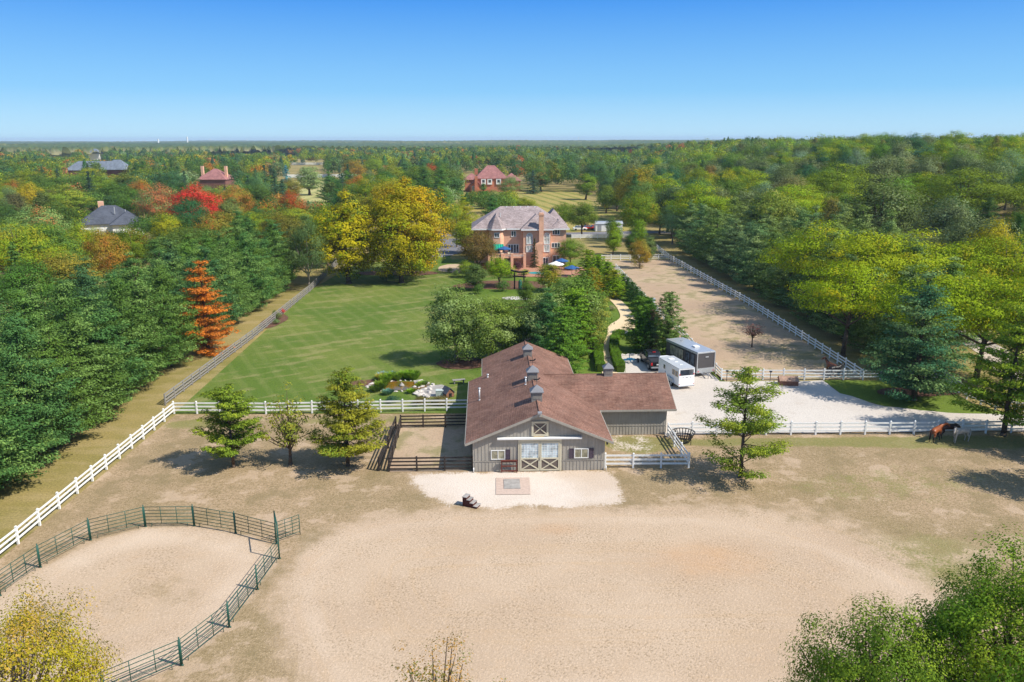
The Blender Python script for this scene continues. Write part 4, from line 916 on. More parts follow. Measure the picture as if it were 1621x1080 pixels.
for x, y, h, words, o in WILD:
    q = proj((x, y, float(terr(x, y)) + h * .7)); n_, lx, ly = min(LAND, key=lambda l: (l[1] - q[0]) ** 2 + ((l[2] - q[1]) * 2.2) ** 2)
    dx, dy = q[0] - lx, (q[1] - ly) * 2.2
    side = ('left of' if dx < 0 else 'right of') if abs(dx) > abs(dy) else ('above' if dy < 0 else 'below')
    _gr.setdefault((words, side, n_), []).append((dx * dx + dy * dy, o))
for (words, side, n_), l in _gr.items():
    l.sort(key=lambda e: e[0])
    for i, (_, o) in enumerate(l): o['label'] = (words if len(l) == 1 else ('nearest ' if i == 0 else ordn(i) + ' ') + words) + ' ' + side + ' ' + n_

def woodland(name, items, label):
    cos, cols = [], []
    for x, y, h, w, zone, pi in items:
        kd, _, a, b, k, _w = PAL[zone][pi]; D = math.hypot(x, y)
        n = int(np.clip(1700 * (260 / D) ** 1.25, 70, 1700)); lf = float(np.clip(.48 * (D / 260) ** .8, .46, 2.0))
        v = rs.uniform(.75, 1.25); b = lit(b) if b else None; a = np.array(lit(a)) * v * np.array([rs.uniform(.85, 1.2), 1, rs.uniform(.85, 1.2)])
        b = a * 1.25 if b is None else np.array(b)
        con = kd in ('pine', 'spruce'); d = unit(n); d[:, 2] = np.abs(d[:, 2]) * 1.15 - .35
        if con:
            t = rng.random(n) ** .8; rr = (w / 2) * (1 - t) ** .8 * (.8 + .35 * rng.random(n)); d[:, 2] = 0; d /= np.linalg.norm(d, axis=1)[:, None] + 1e-9
            C = np.stack([d[:, 0] * rr, d[:, 1] * rr, h * (.1 + .9 * t)], 1); nr = d + np.array([0, 0, .4])
        else:
            ncl = max(9, n // 40); cd = unit(ncl); cd[:, 2] = np.abs(cd[:, 2]) * 1.1 - .25; q = rng.integers(0, ncl, n); cr = w * .21
            cc = cd * np.array([w / 2 - cr * .6, w / 2 - cr * .6, h * .36]) * (.75 + .3 * rng.random((ncl, 1))); cc[:, 2] += h * .56
            o = unit(n); o[:, 2] = o[:, 2] * .8 + .25; C = cc[q] + o * cr * (.6 + .5 * rng.random((n, 1))); nr = o + cd[q] * .5
        C = C + np.array([x, y, float(terr(x, y))]); nr = nr + unit(n) * .3
        cos.append(leaves(C, nr, lf * (.7 + .6 * rng.random(n)), .62)); m = (rng.random(n) < k * .6)[:, None]
        cols.append(np.repeat(np.where(m, b[None], a[None]), 4, 0))
    co = np.concatenate(cos); cl = np.concatenate(cols)
    o = link(name, quads(name, co, np.arange(len(co)).reshape(-1, 4), M['leafcol'], col=cl)); tag(o, label, 'woodland', kind='stuff'); return o
near = [c for c in rest if c[1] < 640]; far = [c for c in rest if c[1] >= 640]
woodland('woodland', near, 'mixed woods filling the land beyond the houses and paddocks')
woodland('far_woodland', far, 'hazy blue green woods between the houses and the horizon')
print('trees', n_broad, n_con, len(near), len(far))

# endless canopy out to the horizon: bumpy, mottled
def horizon_canopy():
    rr = 1300 * (7800 / 1300) ** np.linspace(0, 1, 190); aa = np.radians(np.linspace(90 - 42, 90 + 42, 620))
    A, Rr = np.meshgrid(aa, rr); X, Y = Rr * np.cos(A), Rr * np.sin(A)
    g2 = np.random.default_rng(3)
    lum = g2.random(X.shape); bump = g2.random(X.shape) * 5
    low = np.zeros_like(X)
    for s, amp in ((.0011, 4.0), (.003, 3.0), (.008, 2.0)):
        ph = g2.random(6) * 6; low += amp * np.sin(X * s + ph[0] + 1.7 * np.sin(Y * s * .8 + ph[1])) * np.sin(Y * s * 1.3 + ph[2] + 1.3 * np.sin(X * s * .7 + ph[3]))
    Z = terr(X, Y) + 11 + bump + low * .9
    Z = np.minimum(Z, 27)
    hue = (low - low.min()) / (low.max() - low.min()); hue = hue + (lum - .5) * .5
    c1, c2, c3 = np.array([.08, .135, .045]), np.array([.16, .19, .05]), np.array([.055, .11, .055])
    h3 = hue[..., None]; col = np.where(h3 > .5, c1 + (c2 - c1) * np.clip((h3 - .5) * 2, 0, 1), c3 + (c1 - c3) * np.clip(h3 * 2, 0, 1)) * (.7 + .6 * g2.random(X.shape))[..., None]
    clear = (low > np.percentile(low, 92)) & (g2.random(X.shape) > .25)
    col[clear] = np.array([.30, .28, .14]); Z[clear] -= 7
    co = np.stack([X, Y, Z], -1).reshape(-1, 3); ny, nx = X.shape; i = np.arange(nx * ny).reshape(ny, nx)
    f = np.stack([i[:-1, 1:], i[:-1, :-1], i[1:, :-1], i[1:, 1:]], -1).reshape(-1, 4)
    o = link('horizon_woodland', quads('horizon_woodland', co, f, M['leafcol'], col=col.reshape(-1, 3))); tag(o, 'distant wooded plain running out to the hazy horizon', 'woodland', kind='stuff')
horizon_canopy()

# ------------------------------------------------------------------ fences
_pm = {}
def post_mesh(kind, w, h, mat, cap):
    key = (kind, w, h)
    if key not in _pm:
        m = MB(); m.box(-w / 2, w / 2, -w / 2, w / 2, 0, h)
        if cap:
            q = w * .62; m.hexa([(-q, -q, h), (q, -q, h), (q, q, h), (-q, q, h)], [(-.02, -.02, h + .09), (.02, -.02, h + .09), (.02, .02, h + .09), (-.02, .02, h + .09)])
        _pm[key] = m.mesh('post', mat)
    return _pm[key]
def fence(name, label, pts, mat, rails=(.42, .80, 1.18), h=1.36, step=2.4, pw=.14, rh=.15, rw=.05, cap=True, ends=(1, 1), group=None, z=0.02):
    pts = [Vector((p[0], p[1], 0)) for p in pts]
    o0 = pts[0]; f = thing(name, label, 'fence', (o0.x, o0.y, z), 0, group)
    pts = [p - o0 for p in pts]; pos = []
    for i in range(len(pts) - 1):
        a, b = pts[i], pts[i + 1]; n = max(1, round((b - a).length / step))
        for j in range(n): pos.append(a.lerp(b, j / n))
    pos.append(pts[-1])
    rd = random.Random(len(pos)); jit = [rd.uniform(-.015, .015) for _ in pos]
    me = post_mesh(name, pw, h, mat, cap)
    for i, p in enumerate(pos):
        if (i == 0 and not ends[0]) or (i == len(pos) - 1 and not ends[1]): continue
        o = link('post', me, f, p); q = pos[min(i + 1, len(pos) - 1)] - pos[max(i - 1, 0)]
        o.rotation_euler = (rd.uniform(-.012, .012), rd.uniform(-.012, .012), math.atan2(q.y, q.x)); o.scale = (1, 1, rd.uniform(.985, 1.015))
    for r in rails:
        m = MB()
        for i in range(len(pos) - 1):
            m.beam(pos[i] + Vector((0, 0, r + jit[i])), pos[i + 1] + Vector((0, 0, r + jit[i + 1])), rw, rh)
        m.build('rail', mat, f)
    return f
W = M['white']
nF1 = pxs([(-60, 934), (29.3, 861.7), (123, 782), (276, 655.5)])
fence('paddock_fence', 'white three rail fence running diagonally up the left side of the dry paddock', nF1, W)
fence('paddock_fence', 'white three rail fence between the dry paddock and the mown lawn', pxs([(276, 655.5), (421.5, 656), (603, 653), (742, 650.5)]), W, ends=(0, 1))
fence('paddock_fence', 'long white three rail fence in front of the gravel drive, by the horses', pxs([(1095, 689.6), (1408, 688.2), (1560, 686.3), (1680, 684.5)]), W)
fence('small_pen_fence', 'white fence closing the grassy yard right of the barn doors', pxs([(958, 741.5), (1090, 741)]), W, ends=(1, 0))
fence('small_pen_fence', 'white fence slanting from the barn wing to the front of the small yard', pxs([(1057, 692), (1090, 741)]), W)
fence('small_pen_fence', 'short white fence between the barn wing and the round feeder', pxs([(1060, 690.5), (1095, 689.6)]), W, ends=(0, 0))
fence('corridor_fence', 'white fence on the left side of the corridor paddock, behind the trailers', pxs([(975, 428), (1025, 483), (1075, 531), (1142, 602)]), W, ends=(1, 0))
fence('corridor_fence', 'long white fence on the right side of the corridor paddock, along the pines', pxs([(1040, 396), (1058, 411)]) + [Vector((40.9, 134.8, 0)), P(1365.7, 602)], W, ends=(1, 0))
fence('corridor_fence', 'white fence across the far end of the corridor paddock', pxs([(952, 412.5), (1057, 411.5)]), W, ends=(1, 0))
fence('corridor_fence', 'white fence between the corridor paddock and the gravel drive', pxs([(1142, 602), (1273, 602), (1365.7, 602), (1448, 602)]), W)
fence('lane_fence', 'white fence bending down behind the big blue green pine to the right edge', pxs([(1448, 602), (1495, 604), (1530, 632), (1575, 650), (1640, 660)]), W, ends=(0, 1))
fence('road_fence', 'white fence along the asphalt road right of the brick house', pxs([(905, 378.5), (1000, 377)]), W, rails=(.35, .62, .9, 1.18), rh=.2)
fence('field_fence', 'white fence between the striped field and the green field', pxs([(455, 282), (560, 281)]), W, h=2.4, rails=(.5, 1.1, 1.7, 2.3), step=8, rh=.5, pw=.4, rw=.15)
fence('field_fence', 'farthest white fence, behind the green field', pxs([(462, 262.5), (545, 262)]), W, h=3.0, rails=(.8, 1.8, 2.8), step=14, rh=.8, pw=.6, rw=.2)
fence('yard_fence', 'white fence left of the mauve roofed brick house', pxs([(728, 289.5), (765, 289)]), W, h=1.8, rails=(.4, .9, 1.5), step=5, rh=.4, pw=.3, rw=.1)
fence('weathered_fence', 'grey weathered four rail fence along the pine row beside the lawn', pxs([(262, 642), (400, 537), (491, 462), (541, 413)]), M['greywood'], rails=(.25, .58, .92, 1.24), h=1.32, rh=.16, cap=False)
fence('pen_fence', 'black four rail fence at the back of the small pen left of the barn', pxs([(634.8, 678), (740, 676)]), M['darkwood'], rails=(.25, .58, .92, 1.24), h=1.36, rh=.13, cap=False, ends=(1, 0))
fence('pen_fence', 'black four rail fence along the outer side of the small pen', pxs([(634.8, 678), (616, 747)]), M['darkwood'], rails=(.25, .58, .92, 1.24), h=1.36, rh=.13, cap=False, ends=(0, 1))
fence('pen_fence', 'black four rail fence at the front of the small pen left of the barn', pxs([(616, 747), (748, 745.5)]), M['darkwood'], rails=(.25, .58, .92, 1.24), h=1.36, rh=.13, cap=False, ends=(0, 1))
f = fence('pen_gate', 'dark wooden gate leaning open outside the small pen', pxs([(627, 679), (600, 746)]), M['darkwood'], rails=(.25, .58, .92, 1.24), h=1.3, rh=.12, cap=False, step=5.2); f['category'] = 'gate'
m = MB(); a, b = [p - P(627, 679) for p in pxs([(627, 679), (613, 712)])]; m.beam(a + Vector((0, 0, .2)), b + Vector((0, 0, 1.25)), .04, .1); m.beam(a + Vector((0, 0, 1.25)), b + Vector((0, 0, .2)), .04, .1); m.build('brace', M['darkwood'], f)

# round pen of green tube panels
RP = [(64, 899), (143.4, 856), (230.4, 834.6), (307.8, 833.7), (373.2, 844.8), (438, 862)]
rp = [P(*p) for p in RP]; rp2 = [P(*p) for p in [(442.6, 885), (407.8, 934), (363.4, 994), (288, 1054.5), (166, 1108)]]
left_ext = [P(0, 944), P(-62, 1004), P(-110, 1078)]
pen_o = rp[0]
pen = thing('round_pen', 'green steel tube panels set up as a round pen on pale sand', 'pen', (pen_o.x, pen_o.y, .04))
def panel(a, b, name='panel', h=1.62, foot=True):
    a, b = a - pen_o, b - pen_o; a.z = b.z = 0; d = (b - a); L = d.length; d.normalize(); m = MB(); G = M['greensteel']
    a2, b2 = a + d * .06, b - d * .06; Z = lambda p, z: Vector((p.x, p.y, z)); r = .024
    for z in (.28, .54, .80, 1.06, 1.32, h - .03): m.tube(Z(a2, z), Z(b2, z), r * 1.0, n=6)
    for t in (0, 1 / 3, 2 / 3, 1): q = a2.lerp(b2, t); m.tube(Z(q, .25 if 0 < t < 1 else .02), Z(q, h - .02), r * (1 if 0 < t < 1 else 1.25), n=6)
    if foot:
        for t in (.12, .88): q = a2.lerp(b2, t); m.tube(Z(q, 0), Z(q, .28), r * .9, n=5)
    m.build(name, G, pen, True)
    return a, b
seq = list(reversed(left_ext)) + rp
for i in range(len(seq) - 1): panel(seq[i], seq[i + 1])
for i in range(len(rp2) - 1): panel(rp2[i], rp2[i + 1])
panel(rp2[-1], P(60, 1125))
for p in seq + rp2:
    q = p - pen_o; m = MB(); m.tube((q.x, q.y, 0), (q.x, q.y, 1.75), .042, n=8); m.tube((q.x - .1, q.y, .02), (q.x + .1, q.y, .02), .05, n=6); m.build('post', M['greensteel'], pen, True)
a, b = rp[-1] - pen_o, rp2[0] - pen_o; m = MB()
for q in (a, b): m.tube((q.x, q.y, 0), (q.x, q.y, 2.55), .05, n=8)
m.tube((a.x, a.y, 2.55), (b.x, b.y, 2.55), .045, n=8); m.build('gate_frame', M['greensteel'], pen, True)
panel(P(440, 860), P(476.5, 847), 'gate', foot=False)

# ------------------------------------------------------------------ barn
fl, fr = P(749, 747.5), P(956.6, 744.2); bc = (fl + fr) / 2; BR = math.atan2((fr - fl).y, (fr - fl).x)
WB = (fr - fl).length / 2
barn = thing('horse_barn', 'taupe metal sided barn with red brown shingle roof, side wing and cross braced doors', 'barn', (bc.x, bc.y, .04), BR)
SL = .417; EV = 2.75; OH = .62; Y1 = 17.4; Y2 = 24.2; HB = 4.35
def zr(x): return EV + SL * (WB + OH - abs(x))     # roof top at cross position
RZ = zr(0)
m = MB()
def gable_wall(m, y0, y1, hw, oh):
    zt = zr(hw) - .16
    m.prism([(-hw, 0), (hw, 0), (hw, zt), (0, RZ - .18), (-hw, zt)], y0, y1, 'y')
gable_wall(m, 0, .15, WB, OH); gable_wall(m, Y2 - .15, Y2, HB, OH)
zt = zr(WB) - .16
m.box(-WB, -WB + .15, .152, Y1, 0, zt); m.box(WB - .15, WB, .152, Y1, 0, zt); m.box(-WB + .152, -HB, Y1 - .15, Y1, 0, zt)
z2 = zr(HB) - .16; m.box(-HB, -HB + .15, Y1, Y2 - .152, 0, z2); m.box(HB - .15, HB, Y1, Y2 - .152, 0, z2)
# standing ribs of the metal siding
x = -WB + .18
while x < WB:
    m.box(x - .022, x + .022, -.028, .002, .03, zr(x) - .22 if abs(x) > .3 else RZ - .3); x += .305
for sx in (-1, 1):
    y = .3
    while y < Y1: m.box(sx * WB - (.028 if sx < 0 else -.0), sx * WB + (.0 if sx < 0 else .028), y - .022, y + .022, .03, zt - .04); y += .305
m.build('wall', M['siding'], barn)
# wing
WX1 = 15.55; WY0 = 7.9; WEV = 2.78; WHD = 4.7
def wing_pt(px, py, z):
    q = P(px, py, z); v = Matrix.Rotation(-BR, 3, 'Z') @ (q - Vector((bc.x, bc.y, 0))); return v
_a = wing_pt(1053, 688, 0); _b = wing_pt(956, 650, 2.75); _c = wing_pt(1069, 646, 2.75)
WY0 = _a.y; WX1 = _a.x; WEX = _c.x; WRY = WY0 + 4.55; WRZ = EV + SL * (4.55 + .5)
m = MB(); wz = WRZ - SL * 4.55 - .16
m.box(WB + .03, WX1, WY0, WY0 + .15, 0, wz); m.box(WB + .002, WX1 - .152, WRY + 4.4, WRY + 4.55, 0, wz)
m.prism([(WY0 + .152, 0), (WRY + 4.55, 0), (WRY + 4.55, wz), (WRY, WRZ - .18), (WY0 + .152, wz)], WX1 - .15, WX1, 'x')
x = WB + .3
while x < WX1: m.box(x - .022, x + .022, WY0 - .028, WY0 + .002, .03, wz - .04); x += .305
m.build('wing_wall', M['siding'], barn)
# roofs
T_ = .16
def roof_main():
    m = MB(); e = WB + OH; e2 = HB + OH * .9; y0 = -.42; y2 = Y2 + .4; yj = Y1 + .3
    for s in (-1, 1):
        m.slab([(0, y0, RZ), (s * e, y0, zr(e)), (s * e, yj, zr(e)), (s * e2, yj, zr(e2)), (s * e2, y2, zr(e2)), (0, y2, RZ)], T_)
    m.tube((0, y0, RZ), (0, y2, RZ), .06, n=6)
    return m.build('roof', M['shingle'], barn)
roof = roof_main()
m = MB(); xi = 1.2; y0 = WY0 - .5; y3 = WRY + 4.55 + .5; ze = WRZ - SL * (WRY - y0)
def xin(z): return max(0, (WB + OH) - (z - EV) / SL)          # where a level line meets the main slope
zz = lambda y: WRZ - SL * abs(y - WRY)
m.slab([(xin(zz(WRY)) - .2, WRY, WRZ), (WEX, WRY, WRZ), (WEX, y0, zz(y0)), (WB + OH - .05, y0, zz(y0))], T_)
m.slab([(xin(zz(WRY)) - .2, WRY, WRZ), (WEX, WRY, WRZ), (WEX, y3, zz(y3)), (WB + OH - .05, y3, zz(y3))], T_)
m.tube((xin(WRZ), WRY, WRZ), (WEX, WRY, WRZ), .055, n=6)
m.build('wing_roof', M['shingle'], barn)
# rake and eave trim
m = MB(); e = WB + OH
for s in (-1, 1):
    m.beam((0, -.45, RZ - .12), (s * (e + .03), -.45, zr(e) - .12), .05, .20)
    m.box(s * (e + .035) - .04, s * (e + .035) + .04, -.42, Y1 + .3, zr(e) - .22, zr(e) - .04)
    e2 = HB + OH * .9; m.box(s * (e2 + .035) - .04, s * (e2 + .035) + .04, Y1 + .3, Y2 + .4, zr(e2) - .22, zr(e2) - .04)
m.box(WB + OH, WEX, y0 - .07, y0 - .005, zz(y0) - .2, zz(y0) - .03)
m.beam((WEX + .03, y0, zz(y0) - .12), (WEX + .03, WRY, WRZ - .12), .05, .2); m.beam((WEX + .03, y3, zz(y3) - .12), (WEX + .03, WRY, WRZ - .12), .05, .2)
m.build('roof_trim', M['siding'], barn)
m = MB(); m.box(-WB, WB - .02, -.045, -.03, .92, .98); m.box(WB + .05, WX1, WY0 - .045, WY0 - .03, .92, .98); m.build('girt_strip', M['siding'], barn)
m = MB(); m.box(-3.62, 3.68, -.30, -.035, 2.98, 3.15); m.build('door_track', M['trim_white'], barn, bevel=.02)
# doors
def rect_frame(m, x0, x1, z0, z1, y0, y1, w, mi=0):
    m.box(x0, x1, y0, y1, z1 - w, z1, mi); m.box(x0, x1, y0, y1, z0, z0 + w, mi); m.box(x0, x0 + w, y0, y1, z0 + w, z1 - w, mi); m.box(x1 - w, x1, y0, y1, z0 + w, z1 - w, mi)
m = MB(); m.box(-1.80, -1.66, -.10, -.03, 0, 2.96); m.box(1.80, 1.94, -.10, -.03, 0, 2.96); m.box(-1.66, 1.80, -.10, -.03, 2.72, 2.96); m.build('door_surround', M['cream'], barn)
for x0, x1 in ((-1.64, .06), (.09, 1.78)):
    d = link('sliding_door', None, barn) if False else None
    m = MB(); m.box(x0, x1, -.075, -.04, .05, 1.18); dd = m.build('door', M['panel'], barn)
    m = MB(); rect_frame(m, x0, x1, .05, 2.70, -.125, -.076, .12); m.box(x0 + .12, x1 - .12, -.125, -.076, 1.12, 1.24)
    m.beam((x0 + .12, -.10, .17), (x1 - .12, -.10, 1.12), .05, .09); m.beam((x0 + .12, -.103, 1.12), (x1 - .12, -.103, .17), .05, .09); m.build('door_frame', M['cream'], dd)
    m = MB(); m.box(x0 + .12, x1 - .12, -.072, -.045, 1.24, 2.58); m.build('pane', M['pale_door_glass'], dd)
    m = MB()
    for i in range(1, 6): xx = x0 + .12 + (x1 - x0 - .24) * i / 6; m.box(xx - .012, xx + .012, -.09, -.073, 1.24, 2.58)
    for i in range(1, 6): z = 1.24 + 1.34 * i / 6; m.box(x0 + .12, x1 - .12, -.094, -.0915, z - .012, z + .012)
    m.build('glazing_bars', M['trim_white'], dd)
m = MB(); m.box(.01, .03, -.16, -.12, 1.0, 1.3); m.build('door_latch', M['black'], barn)
# hay door
hd = MB().box(-.52, .66, -.06, -.03, 3.32, 4.42).build('hay_door', M['panel'], barn)
m = MB(); rect_frame(m, -.66, .80, 3.22, 4.56, -.11, -.062, .17); m.beam((-.5, -.085, 3.4), (.64, -.085, 4.4), .05, .08); m.beam((-.5, -.089, 4.4), (.64, -.089, 3.4), .05, .08); m.build('hay_door_frame', M['cream'], hd)
m = MB(); m.box(-.5, .38, -.16, -.04, 3.13, 3.21); m.build('name_board', M['ochre'], barn)
# windows and shutters
def window(parent, x0, x1, z0, z1, y=-.03, fr=.06, pane='bglass', mull=1, frame='trim_white', name='window', d=.06, bars=0):
    m = MB(); rect_frame(m, x0, x1, z0, z1, y - d, y, fr)
    for i in range(1, mull + 1): xx = x0 + (x1 - x0) * i / (mull + 1); m.box(xx - fr / 2, xx + fr / 2, y - d, y, z0 + fr, z1 - fr)
    for i in range(1, bars + 1): z = z0 + (z1 - z0) * i / (bars + 1); m.box(x0 + fr, x1 - fr, y - d * .9, y - .002, z - fr * .3, z + fr * .3)
    w = m.build(name, M[frame], parent)
    MB().box(x0 + fr, x1 - fr, y - d * .5, y - .004, z0 + fr, z1 - fr).build('pane', M[pane], w); return w
window(barn, -4.16, -2.93, 1.12, 1.98); window(barn, 3.05, 4.28, 1.14, 2.02)
for x0 in (-2.89, 2.60, 4.33):
    m = MB(); rect_frame(m, x0, x0 + .40, 1.12, 2.02, -.07, -.03, .06); m.box(x0 + .06, x0 + .34, -.055, -.03, 1.18, 1.96); m.box(x0 + .06, x0 + .34, -.07, -.0555, 1.54, 1.60); m.build('shutter', M['shutter'], barn)
# flood light, corner lamps
m = MB(); m.box(-.18, .18, -.75, -.5, RZ + .02, RZ + .22); m.box(-.04, .04, -.55, -.4, RZ - .3, RZ + .05); m.build('flood_light', M['grey'], barn, bevel=.02)
MB().box(WB + .05, WB + .2, -.45, -.3, 2.5, 2.75).build('corner_lamp', M['black'], barn)
for x in (-WB + .05, WB + .12): MB().tube((x, -.14, 0), (x, -.14, .42), .05).build('drain_pipe', M['trim_white'], barn, True)
MB().tube((WX1 + .1, WY0 + .3, .05), (WX1 + .1, WY0 + .3, 2.4), .04).build('downspout', M['siding'], barn)
MB().box(WX1 + .01, WX1 + .16, WY0 + .9, WY0 + 1.15, 1.6, 1.95).build('wall_lamp', M['grey'], barn)
# cupolas
M['grey_clad'] = simple('cupola_siding', (.24, .22, .20), .6, .3, .05); M['cupola_metal'] = simple('cupola_roof_metal', (.20, .20, .215), .5, .4, .08)
def cupola(x, y, z, s=1.0, axis=0, vane=True):
    c = MB(); b = .42 * s
    c.box(-b, b, -b, b, -.35, .62 * s)
    o = c.build('cupola', M['grey_clad'], barn, loc=(x, y, z))
    m = MB()
    for sgn in (-1, 1):
        for k in range(5):
            zz_ = .1 * s + k * .1 * s
            m.box(-b * .75, b * .75, sgn * (b + .012) - .012, sgn * (b + .012) + .012, zz_, zz_ + .045); m.box(sgn * (b + .012) - .012, sgn * (b + .012) + .012, -b * .75, b * .75, zz_, zz_ + .045)
    m.build('louvre', M['siding'], o)
    r = b * 1.28; m = MB(); m.hexa([(-r, -r, .62 * s), (r, -r, .62 * s), (r, r, .62 * s), (-r, r, .62 * s)], [(-r, -r, .68 * s), (r, -r, .68 * s), (r, r, .68 * s), (-r, r, .68 * s)])
    m.add([(-r, -r, .683 * s), (r, -r, .683 * s), (r, r, .683 * s), (-r, r, .683 * s), (0, 0, 1.18 * s)], [(0, 1, 4), (1, 2, 4), (2, 3, 4), (3, 0, 4), (3, 2, 1, 0)]); m.build('cupola_roof', M['cupola_metal'], o)
    if vane:
        m = MB(); z0 = 1.1 * s; m.tube((0, 0, z0), (0, 0, z0 + .85 * s), .015, n=5); m.tube((-.3, 0, z0 + .35), (.3, 0, z0 + .35), .012, n=4); m.tube((0, -.3, z0 + .35), (0, .3, z0 + .35), .012, n=4)
        m.prism([(-.34, z0 + .58), (-.2, z0 + .62), (.1, z0 + .60), (.22, z0 + .74), (.34, z0 + .72), (.28, z0 + .62), (.16, z0 + .5), (-.18, z0 + .5), (-.22, z0 + .42)], -.012, .012, 'y'); m.build('weather_vane', M['black'], o)

cupola(0, 3.6, RZ, 1.12); cupola(0, 9.9, RZ, 1.12); cupola(0, 18.6, RZ, 1.05)
cu = wing_pt(962, 592, WRZ); cupola(cu.x, WRY, WRZ, 1.0)
def vent(px, py, hh, elbow=False):
    v = wing_pt(px, py, 3.9); z = zr(v.x); v = wing_pt(px, py, z); z = zr(v.x)
    m = MB(); m.tube((v.x, v.y, z - .1), (v.x, v.y, z + hh), .075, n=10); m.tube((v.x, v.y, z + hh), (v.x, v.y, z + hh + .10), .13, n=10); m.tube((v.x, v.y, z - .02), (v.x, v.y, z + .07), .14, .08, n=10)
    m.build('roof_vent', M['galv'], barn, True)
vent(759, 634, 1.15); vent(772, 598, .25); vent(832, 608, .65)

# things in front of and around the barn
t = thing('hitching_rail', 'dark red wooden rail bench standing against the barn beside the doors', 'rail', P(806, 748.6) + Vector((0, 0, .06)), BR)
for x in (-.66, .66):
    MB().box(x - .045, x + .045, -.05, .04, 0, 1.05).build('post', M['redwood'], t)
for z in (.12, .56, .98): MB().box(-.615, .615, -.04, .02, z - .055, z + .055).build('rail', M['redwood'], t)
MB().box(-.72, .72, -.09, .09, 1.05, 1.10).build('top_board', M['redwood'], t)
t = thing('mounting_block', 'dark red mounting block with grey steps on the gravel before the barn', 'mounting block', P(745, 801) + Vector((0, 0, .03)), R(-25))
t.scale = (.88, .88, .88); m = MB(); st = [(-.62, 0), (.80, 0), (.80, .16), (.45, .16), (.45, .40), (.10, .40), (.10, .64), (-.22, .64), (-.22, .86), (-.62, .86)]; m.prism(st, -.36, .36, 'y'); m.build('block_body', simple('dark_red_boards', (.075, .022, .018), .75, .2, .2, 4), t)
m = MB()
for x0, x1, z in ((.43, .84, .16), (.08, .47, .40), (-.24, .12, .64), (-.66, -.20, .86)): m.box(x0, x1, -.40, .40, z, z + .04)
m.build('tread', M['concrete'], t)
o = MB().box(-.68, .68, -.95, .95, 0, .035).build('rubber_mat', M['concrete'], loc=P(810.5, 767.5) + Vector((0, 0, .065))); o.rotation_euler = (0, 0, BR); tag(o, 'grey rubber mat lying on the pink pavers before the barn doors', 'mat')
t = thing('hay_feeder', 'black round slatted hay feeder beside the fence near the barn wing', 'feeder', P(1081, 700) + Vector((0, 0, .03)))
m = MB()
for i in range(22):
    a = 6.283 * i / 22; m.beam((.62 * math.cos(a), .62 * math.sin(a), .08), (1.08 * math.cos(a), 1.08 * math.sin(a), .98), .08, .03)
m.build('slats', M['black'], t)
for r, z in ((1.10, .98), (.62, .10), (.88, .56)):
    m = MB()
    for i in range(24): a, b = 6.283 * i / 24, 6.283 * (i + 1) / 24; m.beam((r * math.cos(a), r * math.sin(a), z), (r * math.cos(b), r * math.sin(b), z), .05, .07)
    m.build('hoop', M['black'], t)
for i in range(4): a = .6 + 1.571 * i; MB().tube((1.0 * math.cos(a), 1.0 * math.sin(a), 0), (1.0 * math.cos(a), 1.0 * math.sin(a), .95), .035).build('leg', M['black'], t)
t = thing('feed_bin', 'brown wooden bin with a slanting lid on the drive against the white fence', 'bin', P(1247, 610) + Vector((0, 0, .11)), R(-6))
m = MB(); m.prism([(-.55, 0), (.55, 0), (.62, .62), (.10, .95), (-.62, .62)], -1.05, 1.05, 'x'); m.build('bin_body', M['rust'], t)
m = MB(); m.slab([(-1.1, -.70, .60), (1.1, -.70, .60), (1.1, .10, 1.02), (-1.1, .10, 1.02)], .05); m.slab([(-1.1, .10, 1.02), (1.1, .10, 1.02), (1.1, .70, .60), (-1.1, .70, .60)], .05); m.build('lid', simple('weathered_lid', (.34, .22, .16), .8, .2, .25, 3), t)
for px, py, lb in ((1149, 603.5, 'black post hydrant at the corner of the corridor fence'), (1217.5, 604.5, 'black post hydrant by the fence near the feed bin')):
    t = thing('hydrant', lb, 'hydrant', P(px, py) + Vector((0, -.3, .1))); MB().tube((0, 0, 0), (0, 0, 1.15), .04).build('stand_pipe', M['black'], t); MB().lathe((0, 0, 1.15), [(.04, 0), (.16, .03), (.18, .16), (.05, .2)], 10).build('bucket', M['black'], t)

# ------------------------------------------------------------------ brick house with cedar roof
def hip(m, x0, x1, y0, y1, z, pitch, t=.18, mi=0, off=0.0):
    """hip roof over a rectangle, ridge along the longer side"""
    lx, ly = x1 - x0, y1 - y0; h = min(lx, ly) / 2; zt = z + h * pitch
    if lx >= ly: a, b = (x0 + h, (y0 + y1) / 2, zt), (x1 - h, (y0 + y1) / 2, zt)
    else: a, b = ((x0 + x1) / 2, y0 + h, zt), ((x0 + x1) / 2, y1 - h, zt)
    c = [(x0, y0, z), (x1, y0, z), (x1, y1, z), (x0, y1, z)]; lo = [(x, y, z - t) for x, y, _ in c]
    vs = c + [a, b] + lo
    if lx >= ly: fs = [(0, 1, 5, 4), (2, 3, 4, 5), (1, 2, 5), (3, 0, 4)]
    else: fs = [(0, 1, 4), (1, 2, 5, 4), (2, 3, 5), (3, 0, 4, 5)]
    fs += [(6, 7, 1, 0), (7, 8, 2, 1), (8, 9, 3, 2), (9, 6, 0, 3), (9, 8, 7, 6)]
    m.add(vs, fs, mi); return zt
HO = P(837, 421); house = thing('brick_house', 'large salmon brick house with grey cedar roof, tall chimney and arched windows', 'house', (HO.x, HO.y, .02), R(2.5))
EZ = 8.35
m = MB(); m.box(-6.8, 8.6, 1.6, 14, 0, EZ - .1); m.box(-12.4, -6.802, 4.2, 14, 0, EZ - .1)
m.prism([(-8.9, 4.19), (-8.9, 1.6), (-8.1, .3), (-6.4, .3), (-5.6, 1.6), (-5.6, 4.19)], 0, EZ - .12)
